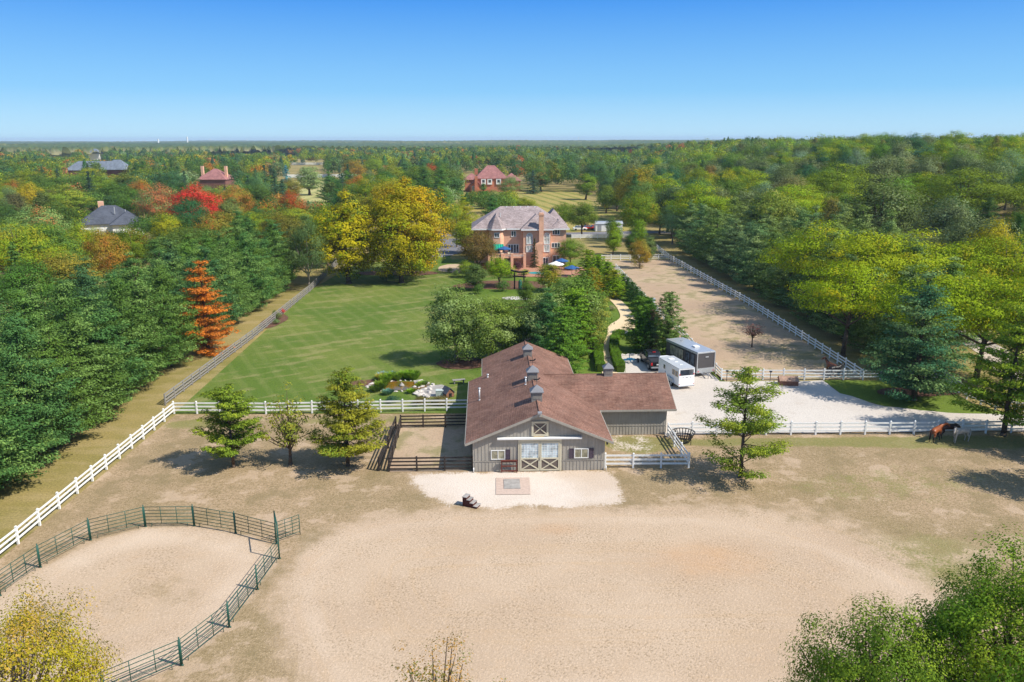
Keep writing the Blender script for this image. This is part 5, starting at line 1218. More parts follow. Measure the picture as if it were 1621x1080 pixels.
m.box(-1.25, 5.0, 0, 1.598, 0, EZ - .13); m.box(5.01, 8.5, .9, 1.597, 0, EZ - .11)
m.build('wall', M['brick'], house)
m = MB(); hip(m, -12.9, 9.2, 1.1, 14.6, EZ, .66)
rf = m.build('roof', M['shake'], house)
m = MB(); hip(m, -1.8, 5.6, -.55, 9.5, EZ + .02, .80); m.build('centre_roof', M['shake'], house)
m = MB(); hip(m, 3.6, 9.6, 7.5, 17, EZ + .03, 1.15); m.build('rear_roof', M['shake'], house)
m = MB(); hip(m, 4.9, 9.22, .4, 8, EZ + .015, .8); m.build('right_roof', M['shake'], house)
m = MB(); k = [(-9.5, 4.6), (-9.5, 1.4), (-8.4, -.25), (-6.1, -.25), (-5.0, 1.4), (-5.0, 4.6)]; n = len(k)
m.add([(x, y, EZ + .03) for x, y in k] + [(-7.25, 2.4, EZ + 3.2), (-7.25, 5.2, EZ + 3.2)] + [(x, y, EZ - .17) for x, y in k], [(0, 1, 6, 7), (1, 2, 6), (2, 3, 6), (3, 4, 6), (4, 5, 7, 6), (8, 9, 1, 0), (9, 10, 2, 1), (10, 11, 3, 2), (11, 12, 4, 3), (12, 13, 5, 4)]); m.build('turret_roof', M['shake'], house)
m = MB()
for x0, x1, y in ((-12.9, -9.5, 1.06), (-5.0, -1.8, 1.06), (-1.8, 5.6, -.60), (5.6, 9.2, .36)): m.box(x0, x1, y - .04, y + .02, EZ - .32, EZ - .01)
for a, b in zip(k[1:-2], k[2:-1]): m.beam((a[0], a[1], EZ - .14), (b[0], b[1], EZ - .14), .06, .3)
m.box(9.22, 9.28, .4, 14.6, EZ - .3, EZ - .01); m.build('gutter', M['trim_white'], house)
m = MB()
for i in range(5): m.box(-4.9 + i * 1.65, -4.6 + i * 1.65, 7.5, 7.75, EZ + 4.15, EZ + 4.42)
m.build('ridge_vent', M['trim_white'], house)
m = MB(); m.tube((-6.3, 4.6, EZ + 2), (-6.3, 4.6, EZ + 3.2), .12, n=8); m.build('roof_pipe', M['galv'], house)
# chimney in two stages
m = MB(); m.box(1.35, 3.15, -.95, -.002, 0, 5.0); m.hexa([(1.35, -.95, 5.0), (3.15, -.95, 5.0), (3.15, -.002, 5.0), (1.35, -.002, 5.0)], [(2.25, -.85, 5.5), (3.15, -.85, 5.5), (3.15, -.002, 5.5), (2.25, -.002, 5.5)])
m.box(2.25, 3.28, -.85, .15, 5.5, 11.4); m.box(2.15, 3.38, -.95, .25, 11.4, 11.75); m.box(2.3, 3.23, -.8, .1, 11.75, 11.95); m.build('chimney', M['brick'], house)
def arched(x0, x1, z0, z1, y):
    w = (x1 - x0) / 2; xc = (x0 + x1) / 2; zs = z1 - w; m = MB(); fr = .13
    m.box(x0, x0 + fr, y - .1, y, z0, zs); m.box(x1 - fr, x1, y - .1, y, z0, zs); m.box(x0 + fr, x1 - fr, y - .1, y, z0, z0 + fr); m.box(xc - .05, xc + .05, y - .1, y, z0 + fr, zs); m.box(x0 + fr, x1 - fr, y - .1, y, zs - .08, zs + .04)
    for i in range(8):
        a, b = math.pi * i / 8, math.pi * (i + 1) / 8; m.beam((xc + (w - .06) * math.cos(a), y - .05, zs + (w - .06) * math.sin(a)), (xc + (w - .06) * math.cos(b), y - .05, zs + (w - .06) * math.sin(b)), .1, .12)
    o = m.build('arched_window', M['trim_white'], house)
    m = MB(); m.prism([(x0 + .06, z0 + .06), (x1 - .06, z0 + .06)] + [(xc + (w - .06) * math.cos(math.pi * i / 10), zs + (w - .06) * math.sin(math.pi * i / 10)) for i in range(11)], y - .04, y - .01, 'y'); m.build('pane', M['curtain'], o)
arched(-.55, .85, 4.9, 7.45, -.01); arched(3.35, 4.75, 4.9, 7.5, -.01)
kw = dict(fr=.12, d=.1, pane='curtain')
window(house, -.60, .85, 3.1, 4.6, -.01, **kw); window(house, 3.35, 4.75, 3.1, 4.75, -.01, **kw)
kw['pane'] = 'glass'
window(house, -3.95, -2.8, 6.4, 7.8, 1.59, **kw); window(house, -7.75, -6.6, 6.4, 7.5, .29, **kw)
window(house, 5.35, 7.1, 6.9, 8.1, .89, mull=2, **kw); window(house, 5.2, 7.2, 3.9, 5.1, .89, mull=2, **kw)
window(house, 3.2, 4.45, .1, 1.9, -.01, **kw); window(house, 5.5, 7.15, .15, 2.2, .89, **kw)
window(house, -4.7, -2.15, 2.65, 4.75, 1.59, mull=3, name='french_door', **kw); window(house, -7.85, -6.5, 2.65, 4.3, .29, name='patio_door', **kw)
# terrace with brick piers and railing
MB().box(-9.2, -1.26, -3.4, .29, 2.3, 2.55).build('deck_floor', M['concrete'], house)
for x in (-9.0, -8.05, -6.1, -3.95, -1.15): MB().box(x - .3, x + .3, -3.7, -3.1, 0, 3.35).build('pier', M['brick'], house)
for x0, x1 in ((-8.7, -8.35), (-7.75, -6.4), (-5.8, -4.25), (-3.65, -1.45)):
    m = MB(); m.box(x0, x1, -3.5, -3.3, 3.1, 3.25); m.box(x0, x1, -3.5, -3.3, 2.3, 2.6); x = x0 + .1
    while x < x1 - .08: m.box(x, x + .14, -3.47, -3.33, 2.6, 3.1); x += .3
    m.build('railing', M['brick'], house)
MB().box(-6.1, -1.2, -3.3, .2, 0, .04).build('patio_floor', M['concrete'], house)
m = MB(); m.box(-5.7, -4.3, -3.2, -3.1, 0, 2.28); m.build('patio_wall', M['glass'], house)
m = MB(); m.hexa([(-8.1, -1.6, 3.95), (-5.7, -1.6, 3.95), (-5.7, .28, 4.9), (-8.1, .28, 4.9)], [(-8.1, -1.6, 4.0), (-5.7, -1.6, 4.0), (-5.7, .28, 4.95), (-8.1, .28, 4.95)]); m.box(-8.1, -5.7, -1.62, -1.58, 3.75, 3.95); m.build('awning', M['awning'], house)
hm = Matrix.Translation(house.location) @ Matrix.Rotation(R(2.5), 4, 'Z')
def umbrella(pos, r, h, mat, label, rz=0):
    t = thing('patio_umbrella', label, 'umbrella', pos, rz); MB().tube((0, 0, 0), (0, 0, h), .035).build('pole', M['grey'], t)
    m = MB(); n = 8; top = (0, 0, h + .05); ring = [(r * math.cos(6.283 * i / n), r * math.sin(6.283 * i / n), h - r * .34) for i in range(n)]; lo = [(x, y, z - .16) for x, y, z in ring]
    m.add([top] + ring + lo, [(0, 1 + i, 1 + (i + 1) % n) for i in range(n)] + [(1 + i, 1 + n + i, 1 + n + (i + 1) % n, 1 + (i + 1) % n) for i in range(n)]); m.build('canopy', mat, t, recalc=False)
umbrella(hm @ Vector((-5.6, -1.6, 2.55)), 1.55, 2.15, M['umb_blue'], 'blue umbrella standing on the brick terrace')
t = thing('patio_table', 'pale round table under the terrace umbrella', 'table', hm @ Vector((-5.6, -1.6, 2.55))); MB().lathe((0, 0, .70), [(.75, 0), (.75, .05)], 18).build('tabletop', M['trim_white'], t); MB().lathe((0, 0, 0), [(.3, 0), (.06, .05), (.06, .7)], 8).build('pedestal', M['grey'], t)
for i in range(5):
    a = 6.283 * i / 5 + .4; t = thing('patio_chair', 'pale terrace chair at the table under the blue umbrella, ' + ['on its far right', 'on its far left', 'at its left', 'in front', 'at its right'][i], 'chair', hm @ Vector((-5.6 + 1.2 * math.cos(a), -1.6 + 1.2 * math.sin(a), 2.55)), a - 1.57 + R(2.5), 'chairs on the brick terrace')
    MB().box(-.25, .25, -.25, .25, .42, .47).build('seat', M['cream'], t); MB().box(-.25, .25, .2, .25, .48, .95).build('backrest', M['cream'], t)
    for sx in (-.21, .21):
        for sy in (-.21, .21): MB().tube((sx, sy, 0), (sx, sy, .42), .02, n=5).build('leg', M['grey'], t)
umbrella(P(880, 432), 1.75, 2.5, M['umb_white'], 'white umbrella beside the pool')
umbrella(P(889, 427), 1.5, 2.5, M['umb_blue'], 'blue umbrella behind the white one near the pool')
umbrella(P(905, 438), 1.6, 2.4, M['umb_blue'], 'blue umbrella right of the white one, half hidden by trees')
c = P(853, 433); o = sheet('pool_water', [(c.x + 2.4 * math.cos(a / 3), c.y + 1.5 * math.sin(a / 3)) for a in range(19)], .13, M['pool'])
# black gate and green drum
t = thing('garden_gate', 'black wooden gate of two posts and two crossbeams with a curved lintel', 'gate', P(822, 459) + Vector((0, 0, .1)), R(-24))
for x in (-.95, .95): MB().tube((x * 1.06, 0, 0), (x, 0, 3.2), .14, .12, 10).build('post', M['darkwood'], t)
MB().box(-1.35, 1.35, -.07, .07, 2.35, 2.62).build('tie_beam', M['darkwood'], t)
m = MB()
for i in range(6):
    x0, x1 = -1.75 + i * 3.5 / 6, -1.75 + (i + 1) * 3.5 / 6; f_ = lambda x: 3.2 + .09 * x * x
    m.hexa([(x0, -.16, f_(x0)), (x1, -.16, f_(x1)), (x1, .16, f_(x1)), (x0, .16, f_(x0))], [(x0, -.2, f_(x0) + .28), (x1, -.2, f_(x1) + .28), (x1, .2, f_(x1) + .28), (x0, .2, f_(x0) + .28)])
m.build('lintel', M['darkwood'], t)
t = thing('garden_bell', 'dark green bell shaped ornament under the black gate', 'ornament', P(823.5, 457.5) + Vector((0, 0, .1))); MB().lathe((0, 0, 0), [(.42, 0), (.42, .1), (.36, .2), (.36, 1.2), (.30, 1.5), (.1, 1.65)], 14).build('bell_body', simple('green_bronze', (.02, .12, .08), .5, .4), t, True); MB().lathe((0, 0, 1.64), [(.1, 0), (.12, .1), (.02, .2)], 8).build('finial', M['black'], t)

# clipped hedges beside the path and the dark hedge row
def hedge(name, label, pts, w, h, col, n_per=260, leaf=.13):
    q = smooth_line([Vector(p) for p in pts], 8); L = sum((q[i + 1] - q[i]).length for i in range(len(q) - 1)); n = int(L * n_per)
    seg = np.array([(p.x, p.y) for p in q]); d = np.diff(seg, axis=0); ln = np.hypot(d[:, 0], d[:, 1]); pr = ln / ln.sum()
    i = rng.choice(len(ln), n, p=pr); t = rng.random(n)[:, None]; base = seg[i] + d[i] * t; nr = np.stack([-d[i][:, 1], d[i][:, 0]], 1) / ln[i][:, None]
    u = rng.random(n); face = rng.choice(3, n, p=[.3, .3, .4]); sv = np.where(face == 0, -1, np.where(face == 1, 1, rng.uniform(-1, 1, n))); zz = np.where(face == 2, 1, u)
    wob = 1 + .10 * np.sin(base[:, 0] * 2.1 + base[:, 1] * 1.3)
    C = np.concatenate([base + nr * (sv * w / 2 * wob)[:, None], (zz * h * wob)[:, None]], 1) + rng.normal(size=(n, 3)) * .045
    N = np.concatenate([nr * np.where(face == 2, 0, sv)[:, None], np.where(face == 2, 1, .2)[:, None]], 1) + unit(n) * .6
    o = thing(name, label, 'hedge', (0, 0, .05)); c = link('crown', leaf_mesh('crown', leaves(C, N, leaf * (.7 + .6 * rng.random(n)), .7), M['leaf']), o); tint(c, col, tuple(x * 1.35 for x in col), .4)
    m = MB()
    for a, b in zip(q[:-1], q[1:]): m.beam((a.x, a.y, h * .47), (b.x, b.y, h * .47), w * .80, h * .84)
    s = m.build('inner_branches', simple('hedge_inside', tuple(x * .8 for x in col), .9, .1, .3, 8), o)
hedge('clipped_hedge', 'clipped hedge on the left side of the garden path', pxs([(951, 590), (947, 567), (949, 545), (956, 530)]), 1.1, .95, (.062, .105, .010), 700, .12)
hedge('clipped_hedge', 'clipped hedge on the right side of the garden path, by the blue implement', pxs([(982, 591), (975, 572), (972, 553), (975, 538), (984, 531)]), 1.15, .95, (.062, .105, .010), 700, .12)
for i, (px, py) in enumerate([(986, 462), (993, 469), (1000, 477), (1007, 485), (1014, 494), (1021, 503), (1028, 512)]):
    B('cypress', px, py, 3.4, 2.7, (.035, .075, .020), None, 0, ('farthest' if i == 0 else ordn(i) + ' farthest') + ' dark evergreen bush of the row along the corridor fence', 'arborvitae_bush', 'shrub', group='dark evergreens along the corridor fence')

# ------------------------------------------------------------------ pond with rocks and plants
pc = P(634, 612); PR = (3.3, 1.85)
t = NT('amber_pond_water'); v = t.coord('Object'); wat = t.fin(t.mix(t.rng(t.noise(v, .8, 4), .4, .65), (.20, .10, .012), (.10, .085, .02)), .08, .6, t.bump(t.noise(v, 5, 3), .2, .02))
o = sheet('pond_water', [(pc.x + PR[0] * math.cos(a) * (1 + .08 * math.sin(3 * a)), pc.y + PR[1] * math.sin(a) * (1 + .1 * math.cos(2 * a))) for a in np.linspace(0, 6.283, 28, endpoint=False)], .09, wat)
sheet('stone_bed', pxs([(660, 621), (676, 612), (700, 610), (716, 617), (712, 626), (706, 631), (684, 629), (668, 630)]), .08, M['concrete'], wob=.25, sub=.7)
def rock_mesh(seed):
    rd = random.Random(seed); bm = bmesh.new(); bmesh.ops.create_icosphere(bm, subdivisions=2, radius=1)
    for v in bm.verts:
        k = 1 + .35 * mnoise.noise(v.co * 1.3 + Vector((seed, 0, 0))); v.co = Vector((v.co.x * k, v.co.y * k * .75, max(v.co.z, -.3) * k * .6))
    me = bpy.data.meshes.new('rock'); bm.to_mesh(me); bm.free(); me.materials.append(M['flagstone']); return me
rocks = [rock_mesh(i) for i in range(5)]
def rock(x, y, s, label, group, z=.05):
    o = link('rock', random.choice(rocks), None, (x, y, z + s * .12)); o.scale = (s, s * random.uniform(.7, 1.1), s * random.uniform(.6, 1)); o.rotation_euler = (0, 0, random.uniform(0, 6.28)); tag(o, label, 'rock', group)
for i in range(38):
    a = 6.283 * i / 38 + random.uniform(-.05, .05); r = 1.1 + random.uniform(-.03, .10); rock(pc.x + PR[0] * r * math.cos(a), pc.y + PR[1] * r * math.sin(a), random.uniform(.13, .27), 'pale rock in the rim of the amber garden pond', 'rocks around the pond')
for i in range(22):
    q = P(655 + random.random() * 26, 613 + random.random() * 17); rock(q.x, q.y, random.uniform(.2, .45), 'pale slab rock on the slope between pond and pump box', 'slab rocks beside the pond', .09)
q = P(665, 607); rock(q.x, q.y, .75, 'big white boulder at the back right rim of the pond', None, .08)
for i in range(24):
    q = P(982 + i * 2.5 + random.uniform(-.6, .6), 563.5 + random.uniform(-.8, .8)); rock(q.x, q.y, random.uniform(.2, .38), 'pale border stone at the back of the parking bay by the pickup', 'border stones at the parking bay', .08)
for i in range(10):
    q = P(977 + i * .9 + random.uniform(-.8, .8), 562 + i * 3.1); rock(q.x, q.y, random.uniform(.2, .36), 'border stone along the right hedge foot', 'border stones at the hedge', .1)
def tuft_mesh(h, r, n, seed):
    g2 = np.random.default_rng(seed); a = g2.random(n) * 6.283; rr = r * g2.random(n) ** .5; lean = np.stack([np.cos(a), np.sin(a), np.zeros(n)], 1)
    b = lean * rr[:, None] * .6; tip = b + lean * (rr * .8)[:, None]; tip[:, 2] = h * (.6 + .5 * g2.random(n)); w = np.stack([-np.sin(a), np.cos(a), np.zeros(n)], 1) * .045
    mid = (b + tip) / 2 + np.array([0, 0, h * .12]); return leaf_mesh('blades', np.stack([b, mid - w, tip, mid + w], 1).reshape(-1, 3), M['leaf'])
tfm = [tuft_mesh(.72, .62, 300, 1), tuft_mesh(.5, .55, 240, 2)]
for px, py, s, c, k, lb in [(604, 616, 1.25, (.12, .16, .02), 0, 'yellow green reeds at the front left of the pond'), (612, 606, 1.2, (.13, .20, .02), 0, 'tall green reeds at the left rim of the pond'), (604, 603, 1.1, (.30, .28, .06), 0, 'straw coloured grass left of the pond'), (618, 602, 1.2, (.15, .21, .03), 0, 'bright reeds at the back left of the pond'), (629, 602, 1.1, (.16, .22, .03), 0, 'light green water plants behind the pond'), (644, 600, 1.3, (.12, .19, .02), 0, 'large green daylilies behind the pond'), (655, 601, 1.3, (.13, .20, .02), 0, 'green daylilies at the back right of the pond'), (669, 611, 1.0, (.15, .20, .05), 1, 'small green plant beside the big white boulder'), (651, 623, .9, (.14, .22, .015), 1, 'bright green plant at the front of the pond'), (664, 613, .8, (.22, .24, .02), 1, 'yellow plant at the right edge of the pond'), (596, 620, 1.3, (.06, .09, .02), 1, 'dark green clump left of the pond'), (606, 599, 1.3, (.25, .30, .32), 1, 'silvery blue grass behind the pond'), (620, 598, 1.2, (.22, .28, .30), 1, 'second silvery blue grass behind the pond'), (614, 625, 1.1, (.12, .19, .16), 1, 'blue green plant in front of the pond')]:
    q = P(px, py); o = thing('garden_plant', lb, 'plant', (q.x, q.y, .07)); o.scale = (s, s, s); c_ = link('leaves', tfm[k], o); tint(c_, c, None, 0)
for px, py, s, lb in [(622, 629, 1.0, 'dark bluish shrub in front of the pond by the white fence'), (668, 633, 1.25, 'brown domed shrub behind the white fence near the barn'), (697, 633, 1.35, 'larger brown domed shrub next to the barn shadow')]:
    B('shrub', px, py + 8, .75 * s, 2.0 * s, (.04, .07, .05) if px < 640 else (.10, .08, .035), None, 0, lb, 'shrub', 'shrub')
t = thing('pump_box', 'pale grey box beside the pond on the stone bed', 'utility box', P(696, 627.5) + Vector((0, 0, .09)), BR)
MB().box(-.42, .42, -.3, .3, 0, .62).build('box_body', simple('pale_grey_box', (.42, .48, .46), .5, .4), t, bevel=.03); MB().box(-.45, .45, -.33, .33, .625, .68).build('lid', simple('box_lid', (.5, .56, .54), .5, .4), t, bevel=.02)
t = thing('dog_house', 'little shingled hutch with a brown gable on the stones by the pond', 'hutch', P(709, 628) + Vector((0, 0, .09)), R(35))
m = MB(); m.prism([(-.5, 0), (.5, 0), (.5, .5), (0, 1.0), (-.5, .5)], -.55, .55, 'y'); m.build('wall', M['rust'], t)
m = MB(); m.slab([(0, -.65, 1.08), (.62, -.65, .44), (.62, .65, .44), (0, .65, 1.08)], .05); m.slab([(0, -.65, 1.08), (-.62, -.65, .44), (-.62, .65, .44), (0, .65, 1.08)], .05); m.build('roof', M['charcoal'], t)
MB().box(-.18, .18, -.57, -.552, 0, .45).build('dark_doorway_plate', M['black'], t)  # black plate on the solid wall, stands for the dark inside of the doorway
t = thing('picnic_bench', 'small weathered bench on the grass by the corner of the barn', 'bench', P(726.5, 607.5) + Vector((0, 0, .03)), R(15))
MB().box(-.75, .75, -.28, .28, .42, .48).build('seat', M['greywood'], t)
for x in (-.55, .55): MB().box(x - .05, x + .05, -.22, .22, 0, .418).build('leg', M['greywood'], t)
q = P(636, 612); t = thing('fountain', 'small dark fountain stone in the middle of the pond', 'fountain', (q.x, q.y, .09)); MB().lathe((0, 0, 0), [(.34, 0), (.28, .15), (.1, .3), (.05, .42)], 10).build('spout_stone', M['concrete'], t, True)

# ------------------------------------------------------------------ vehicles
def wheel(parent, x, y, r=.38, w=.26, axis='x', rim='alu'):
    o = MB(); a, b = ((x - w / 2, y, r), (x + w / 2, y, r)); o.tube(a, b, r, n=20)
    wt = o.build('wheel', M['rubber'], parent, bevel=.03); s = 1 if x > 0 else -1
    MB().tube((x + s * w * .5, y, r), (x + s * (w * .5 + .012), y, r), r * .62, r * .55, n=14).build('rim', M[rim], wt); return wt
def pickup():
    q = P(1042, 590); t = thing('pickup_truck', 'black crew cab pickup truck parked beside the white horse trailer', 'pickup', (q.x, q.y, .11), R(5))
    # rear at -y (towards the camera), nose at +y
    m = MB(); W2 = .98
    pr = [(0, .55), (0, 1.18), (.05, 1.22), (1.95, 1.22), (1.95, 1.24), (4.3, 1.24), (4.45, 1.22), (5.65, 1.10), (5.8, .98), (5.82, .5), (5.2, .42), (.3, .45)]
    m.prism(pr, -W2, W2, 'x'); body = m.build('body', M['blackpaint'], t, bevel=.06)
    m = MB(); m.add([(-.93, 1.98, 1.24), (.93, 1.98, 1.24), (.93, 4.55, 1.24), (-.93, 4.55, 1.24), (-.76, 2.3, 1.90), (.76, 2.3, 1.90), (.76, 3.7, 1.92), (-.76, 3.7, 1.92)], [(0, 1, 5, 4), (1, 2, 6, 5), (2, 3, 7, 6), (3, 0, 4, 7), (4, 5, 6, 7), (3, 2, 1, 0)]); m.build('cab', M['blackpaint'], t, bevel=.05)
    m = MB(); m.add([(-.78, 2.02, 1.34), (.78, 2.02, 1.34), (.68, 2.26, 1.80), (-.68, 2.26, 1.80)], [(0, 1, 2, 3)]); w = m.build('rear_window', M['glass'], t)
    MB().add([(-.8, 4.50, 1.30), (.8, 4.50, 1.30), (.7, 3.78, 1.86), (-.7, 3.78, 1.86)], [(3, 2, 1, 0)]).build('windscreen', M['glass'], t)
    for s in (-1, 1):
        for y0, y1 in ((2.30, 3.0), (3.08, 3.85)):
            MB().add([(s * .915, y0 - .08 * (y0 < 2.5), 1.30), (s * .915, y1 + .25 * (y1 > 3.5), 1.30), (s * .80, y1, 1.78), (s * .80, y0 + .1, 1.78)], [(0, 1, 2, 3)]).build('side_window', M['glass'], t)
        MB().box(s * .86 - .11, s * .86 + .11, -.05, -.005, .82, 1.16).build('tail_light', M['redlens'], t, bevel=.01)
        MB().box(s * 1.06 - .1, s * 1.06 + .1, 3.9, 4.02, 1.22, 1.42).build('wing_mirror', M['black'], t, bevel=.02)
        MB().box(s * .78 - .14, s * .78 + .14, 5.81, 5.85, .78, .96).build('headlight', M['alu'], t)
        for y in (1.15, 4.85): wheel(t, s * .88, y, .40, .28)
    MB().box(-.84, .84, .12, 1.88, 1.225, 1.25).build('tonneau_cover', simple('black_vinyl_cover', (.03, .03, .035), .45, .4), t)
    MB().box(-.95, .95, -.16, -.06, .46, .66).build('rear_bumper', M['grey'], t, bevel=.03); MB().box(-.25, .25, -.012, -.003, .84, .98).build('number_plate', M['trim_white'], t)
    MB().box(-.2, .2, 2.2, 2.32, 1.9, 1.95).build('brake_light', M['redlens'], t)
pickup()
def trailer_common(t, L, W2, H, z0, mat, roofmat):
    m = MB(); m.box(-W2, W2, 0, L, z0, H); b = m.build('box_body', mat, t, bevel=.05)
    m = MB(); m.box(-W2 - .03, W2 + .03, -.05, L + .03, H + .003, H + .08); r = m.build('roof', roofmat, t, bevel=.04); return b, r
def horse_trailer():
    q = P(1086, 617.5); t = thing('horse_trailer', 'white two horse trailer with open rear top and beige lined windows', 'trailer', (q.x, q.y, .11), R(15.5))
    W2, L, H, z0 = .98, 5.3, 2.42, .42
    m = MB(); m.box(-W2, -W2 + .06, .06, L, z0, H); m.box(W2 - .06, W2, .06, L, z0, H); m.box(-W2 + .06, W2 - .06, L - .06, L, z0, H); m.box(-W2 + .06, W2 - .06, .06, L - .06, z0, z0 + .08)
    m.prism([(-W2, L), (W2, L), (W2 * .45, L + .75), (-W2 * .45, L + .75)], z0 + .02, H - .02); m.build('box_body', M['trailerwhite'], t)
    MB().box(-W2 - .03, W2 + .03, -.02, L + .1, H + .003, H + .08).build('roof', simple('trailer_roof', (.42, .44, .46), .45, .4, .08), t, bevel=.03)
    MB().box(-W2, W2, 0, .058, z0 - .05, 1.62).build('rear_ramp', M['trailerwhite'], t, bevel=.02)
    m = MB(); m.box(-W2, -W2 + .12, 0, .058, 1.62, H); m.box(W2 - .12, W2, 0, .058, 1.62, H); m.box(-W2 + .12, W2 - .12, 0, .058, H - .1, H); m.build('rear_frame', M['trailerwhite'], t)
    MB().box(-W2 + .07, W2 - .07, 1.2, 1.24, z0 + .1, H - .05).build('inner_wall', M['grey'], t)
    for x in (-.45, -.05, .1, .5): MB().box(x - .07, x + .07, -.012, -.003, 1.36, 1.44).build('vent_slot', M['grey'], t)
    for s in (-1, 1):
        for y0, y1, z in ((.35, .85, 'ochre'), (1.1, 1.6, 'glass')):
            w = MB(); x0 = s * W2; w.box(min(x0, x0 + s * .03), max(x0, x0 + s * .03), y0 - .06, y1 + .06, 1.42, 2.06); o = w.build('window', M['ochre'], t)
            MB().box(min(x0 + s * .031, x0 + s * .04), max(x0 + s * .031, x0 + s * .04), y0 + .02, y1 - .02, 1.5, 1.98).build('pane', M['glass'], o)
        o = MB().box(min(s * W2, s * (W2 + .03)), max(s * W2, s * (W2 + .03)), 3.3, 4.05, .55, 2.2).build('side_door', M['trailerwhite'], t, bevel=.01)
        MB().box(min(s * (W2 + .031), s * (W2 + .04)), max(s * (W2 + .031), s * (W2 + .04)), 3.45, 3.9, 1.5, 2.0).build('door_window', M['glass'], o)
        MB().box(min(s * (W2 + .031), s * (W2 + .06)), max(s * (W2 + .031), s * (W2 + .06)), 3.36, 3.44, 1.15, 1.28).build('handle', M['black'], o)
        m = MB(); m.prism([(1.0, .55), (1.1, .86), (1.35, .98), (2.75, .98), (3.0, .86), (3.1, .55)], min(s * W2, s * (W2 + .24)), max(s * W2, s * (W2 + .24)), 'x'); m.build('fender', M['alu'], t, bevel=.02)
        for y in (1.6, 2.5): wheel(t, s * (W2 + .09), y, .36, .22)
        MB().box(s * .88 - .05, s * .88 + .05, -.03, -.003, 1.7, 1.85).build('tail_light', M['redlens'], t)
        MB().tube((s * .9, -.012, .62), (s * .9, -.03, .62), .05).build('marker_light', M['redlens'], t)
    MB().box(-W2, W2, -.08, .0, .34, .42).build('rear_bumper', M['grey'], t)
    MB().box(-.35, .35, 3.7, 4.3, H + .081, H + .16).build('roof_vent', M['trailerwhite'], t, bevel=.03)
    m = MB(); m.box(-.2, .2, 1.4, 1.6, H + .081, H + .13); m.box(-.2, .2, 2.6, 2.8, H + .081, H + .13); m.build('roof_hatch', M['trailerwhite'], t)
    m = MB(); m.beam((-.5, L + .6, .5), (0, L + 1.7, .5), .08, .12); m.beam((.5, L + .6, .5), (0, L + 1.7, .5), .08, .12); m.tube((0, L + 1.5, .05), (0, L + 1.5, .8), .04); m.build('drawbar', M['grey'], t)
horse_trailer()
def cargo_trailer():
    q = P(1116, 597); t = thing('cargo_trailer', 'tall charcoal enclosed trailer with silver roof and glazed left side', 'trailer', (q.x, q.y, .11), R(20))
    W2, L, H, z0 = 1.22, 7.2, 3.0, .5
    trailer_common(t, L, W2, H, z0, M['trailergrey'], M['alu'])
    m = MB()
    for x in (-W2, W2):
        m.box(x - .05, x + .05, -.06, .0, z0, H); 
    m.box(-W2 + .05, W2 - .05, -.06, 0, H - .12, H); m.box(-W2 - .03, W2 + .03, -.06, 0, z0 - .02, z0 + .55); m.box(-W2 - .035, -W2 - .003, 0, L, z0, z0 + .14); m.box(-W2 - .035, -W2 - .003, 0, L, H - .2, H); m.build('aluminium_trim', M['alu'], t)
    for y0, y1, mt in ((.5, 1.5, 'glass'), (1.62, 2.6, 'glass'), (3.0, 6.2, 'curtain')):
        o = MB().box(-W2 - .045, -W2 - .004, y0, y1, z0 + .35 if y0 < 3 else 1.3, H - .3).build('window', M['black'], t); MB().box(-W2 - .055, -W2 - .046, y0 + .08, y1 - .08, z0 + .45 if y0 < 3 else 1.4, H - .4).build('pane', M['glass' if y0 < 3 else 'bglass'], o)
    MB().box(-.35, .35, 2.0, 2.7, H + .081, H + .26).build('air_conditioner', M['trailerwhite'], t, bevel=.06); MB().box(-.12, .12, 5.4, 5.65, H + .081, H + .15).build('roof_vent', M['grey'], t)
    MB().box(-.12, .3, -.075, -.061, 2.35, 2.5).build('name_plate', M['alu'], t)
    for s in (-1, 1):
        for y in (3.1, 4.1): wheel(t, s * (W2 - .02), y, .38, .26)
        MB().box(s * 1.05 - .06, s * 1.05 + .06, -.08, -.061, .62, .76).build('tail_light', M['redlens'], t)
    m = MB(); m.beam((-.6, -.1, .42), (-.25, -1.1, .42), .09, .12); m.beam((.1, -.1, .42), (-.2, -1.1, .42), .09, .12); m.tube((-.22, -1.0, .02), (-.22, -1.0, .85), .045); m.build('drawbar', M['grey'], t)
cargo_trailer()
q = P(997, 576); t = thing('drag_implement', 'blue wheeled arena drag standing in the parking bay beside the hedge', 'implement', (q.x, q.y, .11), R(8))
m = MB(); m.beam((-1.0, 0, .42), (1.0, 0, .42), .16, .16); m.beam((-.7, .5, .38), (.8, .5, .38), .1, .1); m.beam((0, -.6, .3), (0, .7, .42), .1, .1); m.tube((0, .3, .4), (0, .3, 1.1), .05); m.box(-.35, .35, -.1, .25, .5, .62); m.build('frame', M['bluepaint'], t)
for x in (-1.05, 1.05): wheel(t, x, 0, .30, .18)
for i in range(7): MB().tube((-.9 + i * .3, -.15, .4), (-.9 + i * .3, -.35, .03), .025, n=5).build('tine', M['grey'], t)
q = P(1030, 508); t = thing('nest_box', 'white nest box on a pole among the conifers behind the pickup', 'nest box', (q.x, q.y - 1, 0)); MB().tube((0, 0, 0), (0, 0, 3.2), .04).build('pole', M['grey'], t)
o = MB().box(-.35, .35, -.25, .25, 3.2, 3.7).build('box_body', M['trim_white'], t); MB().slab([(-.42, -.33, 3.72), (.42, -.33, 3.72), (.42, .33, 3.85), (-.42, .33, 3.85)], .05).build('roof', M['grey'], t)

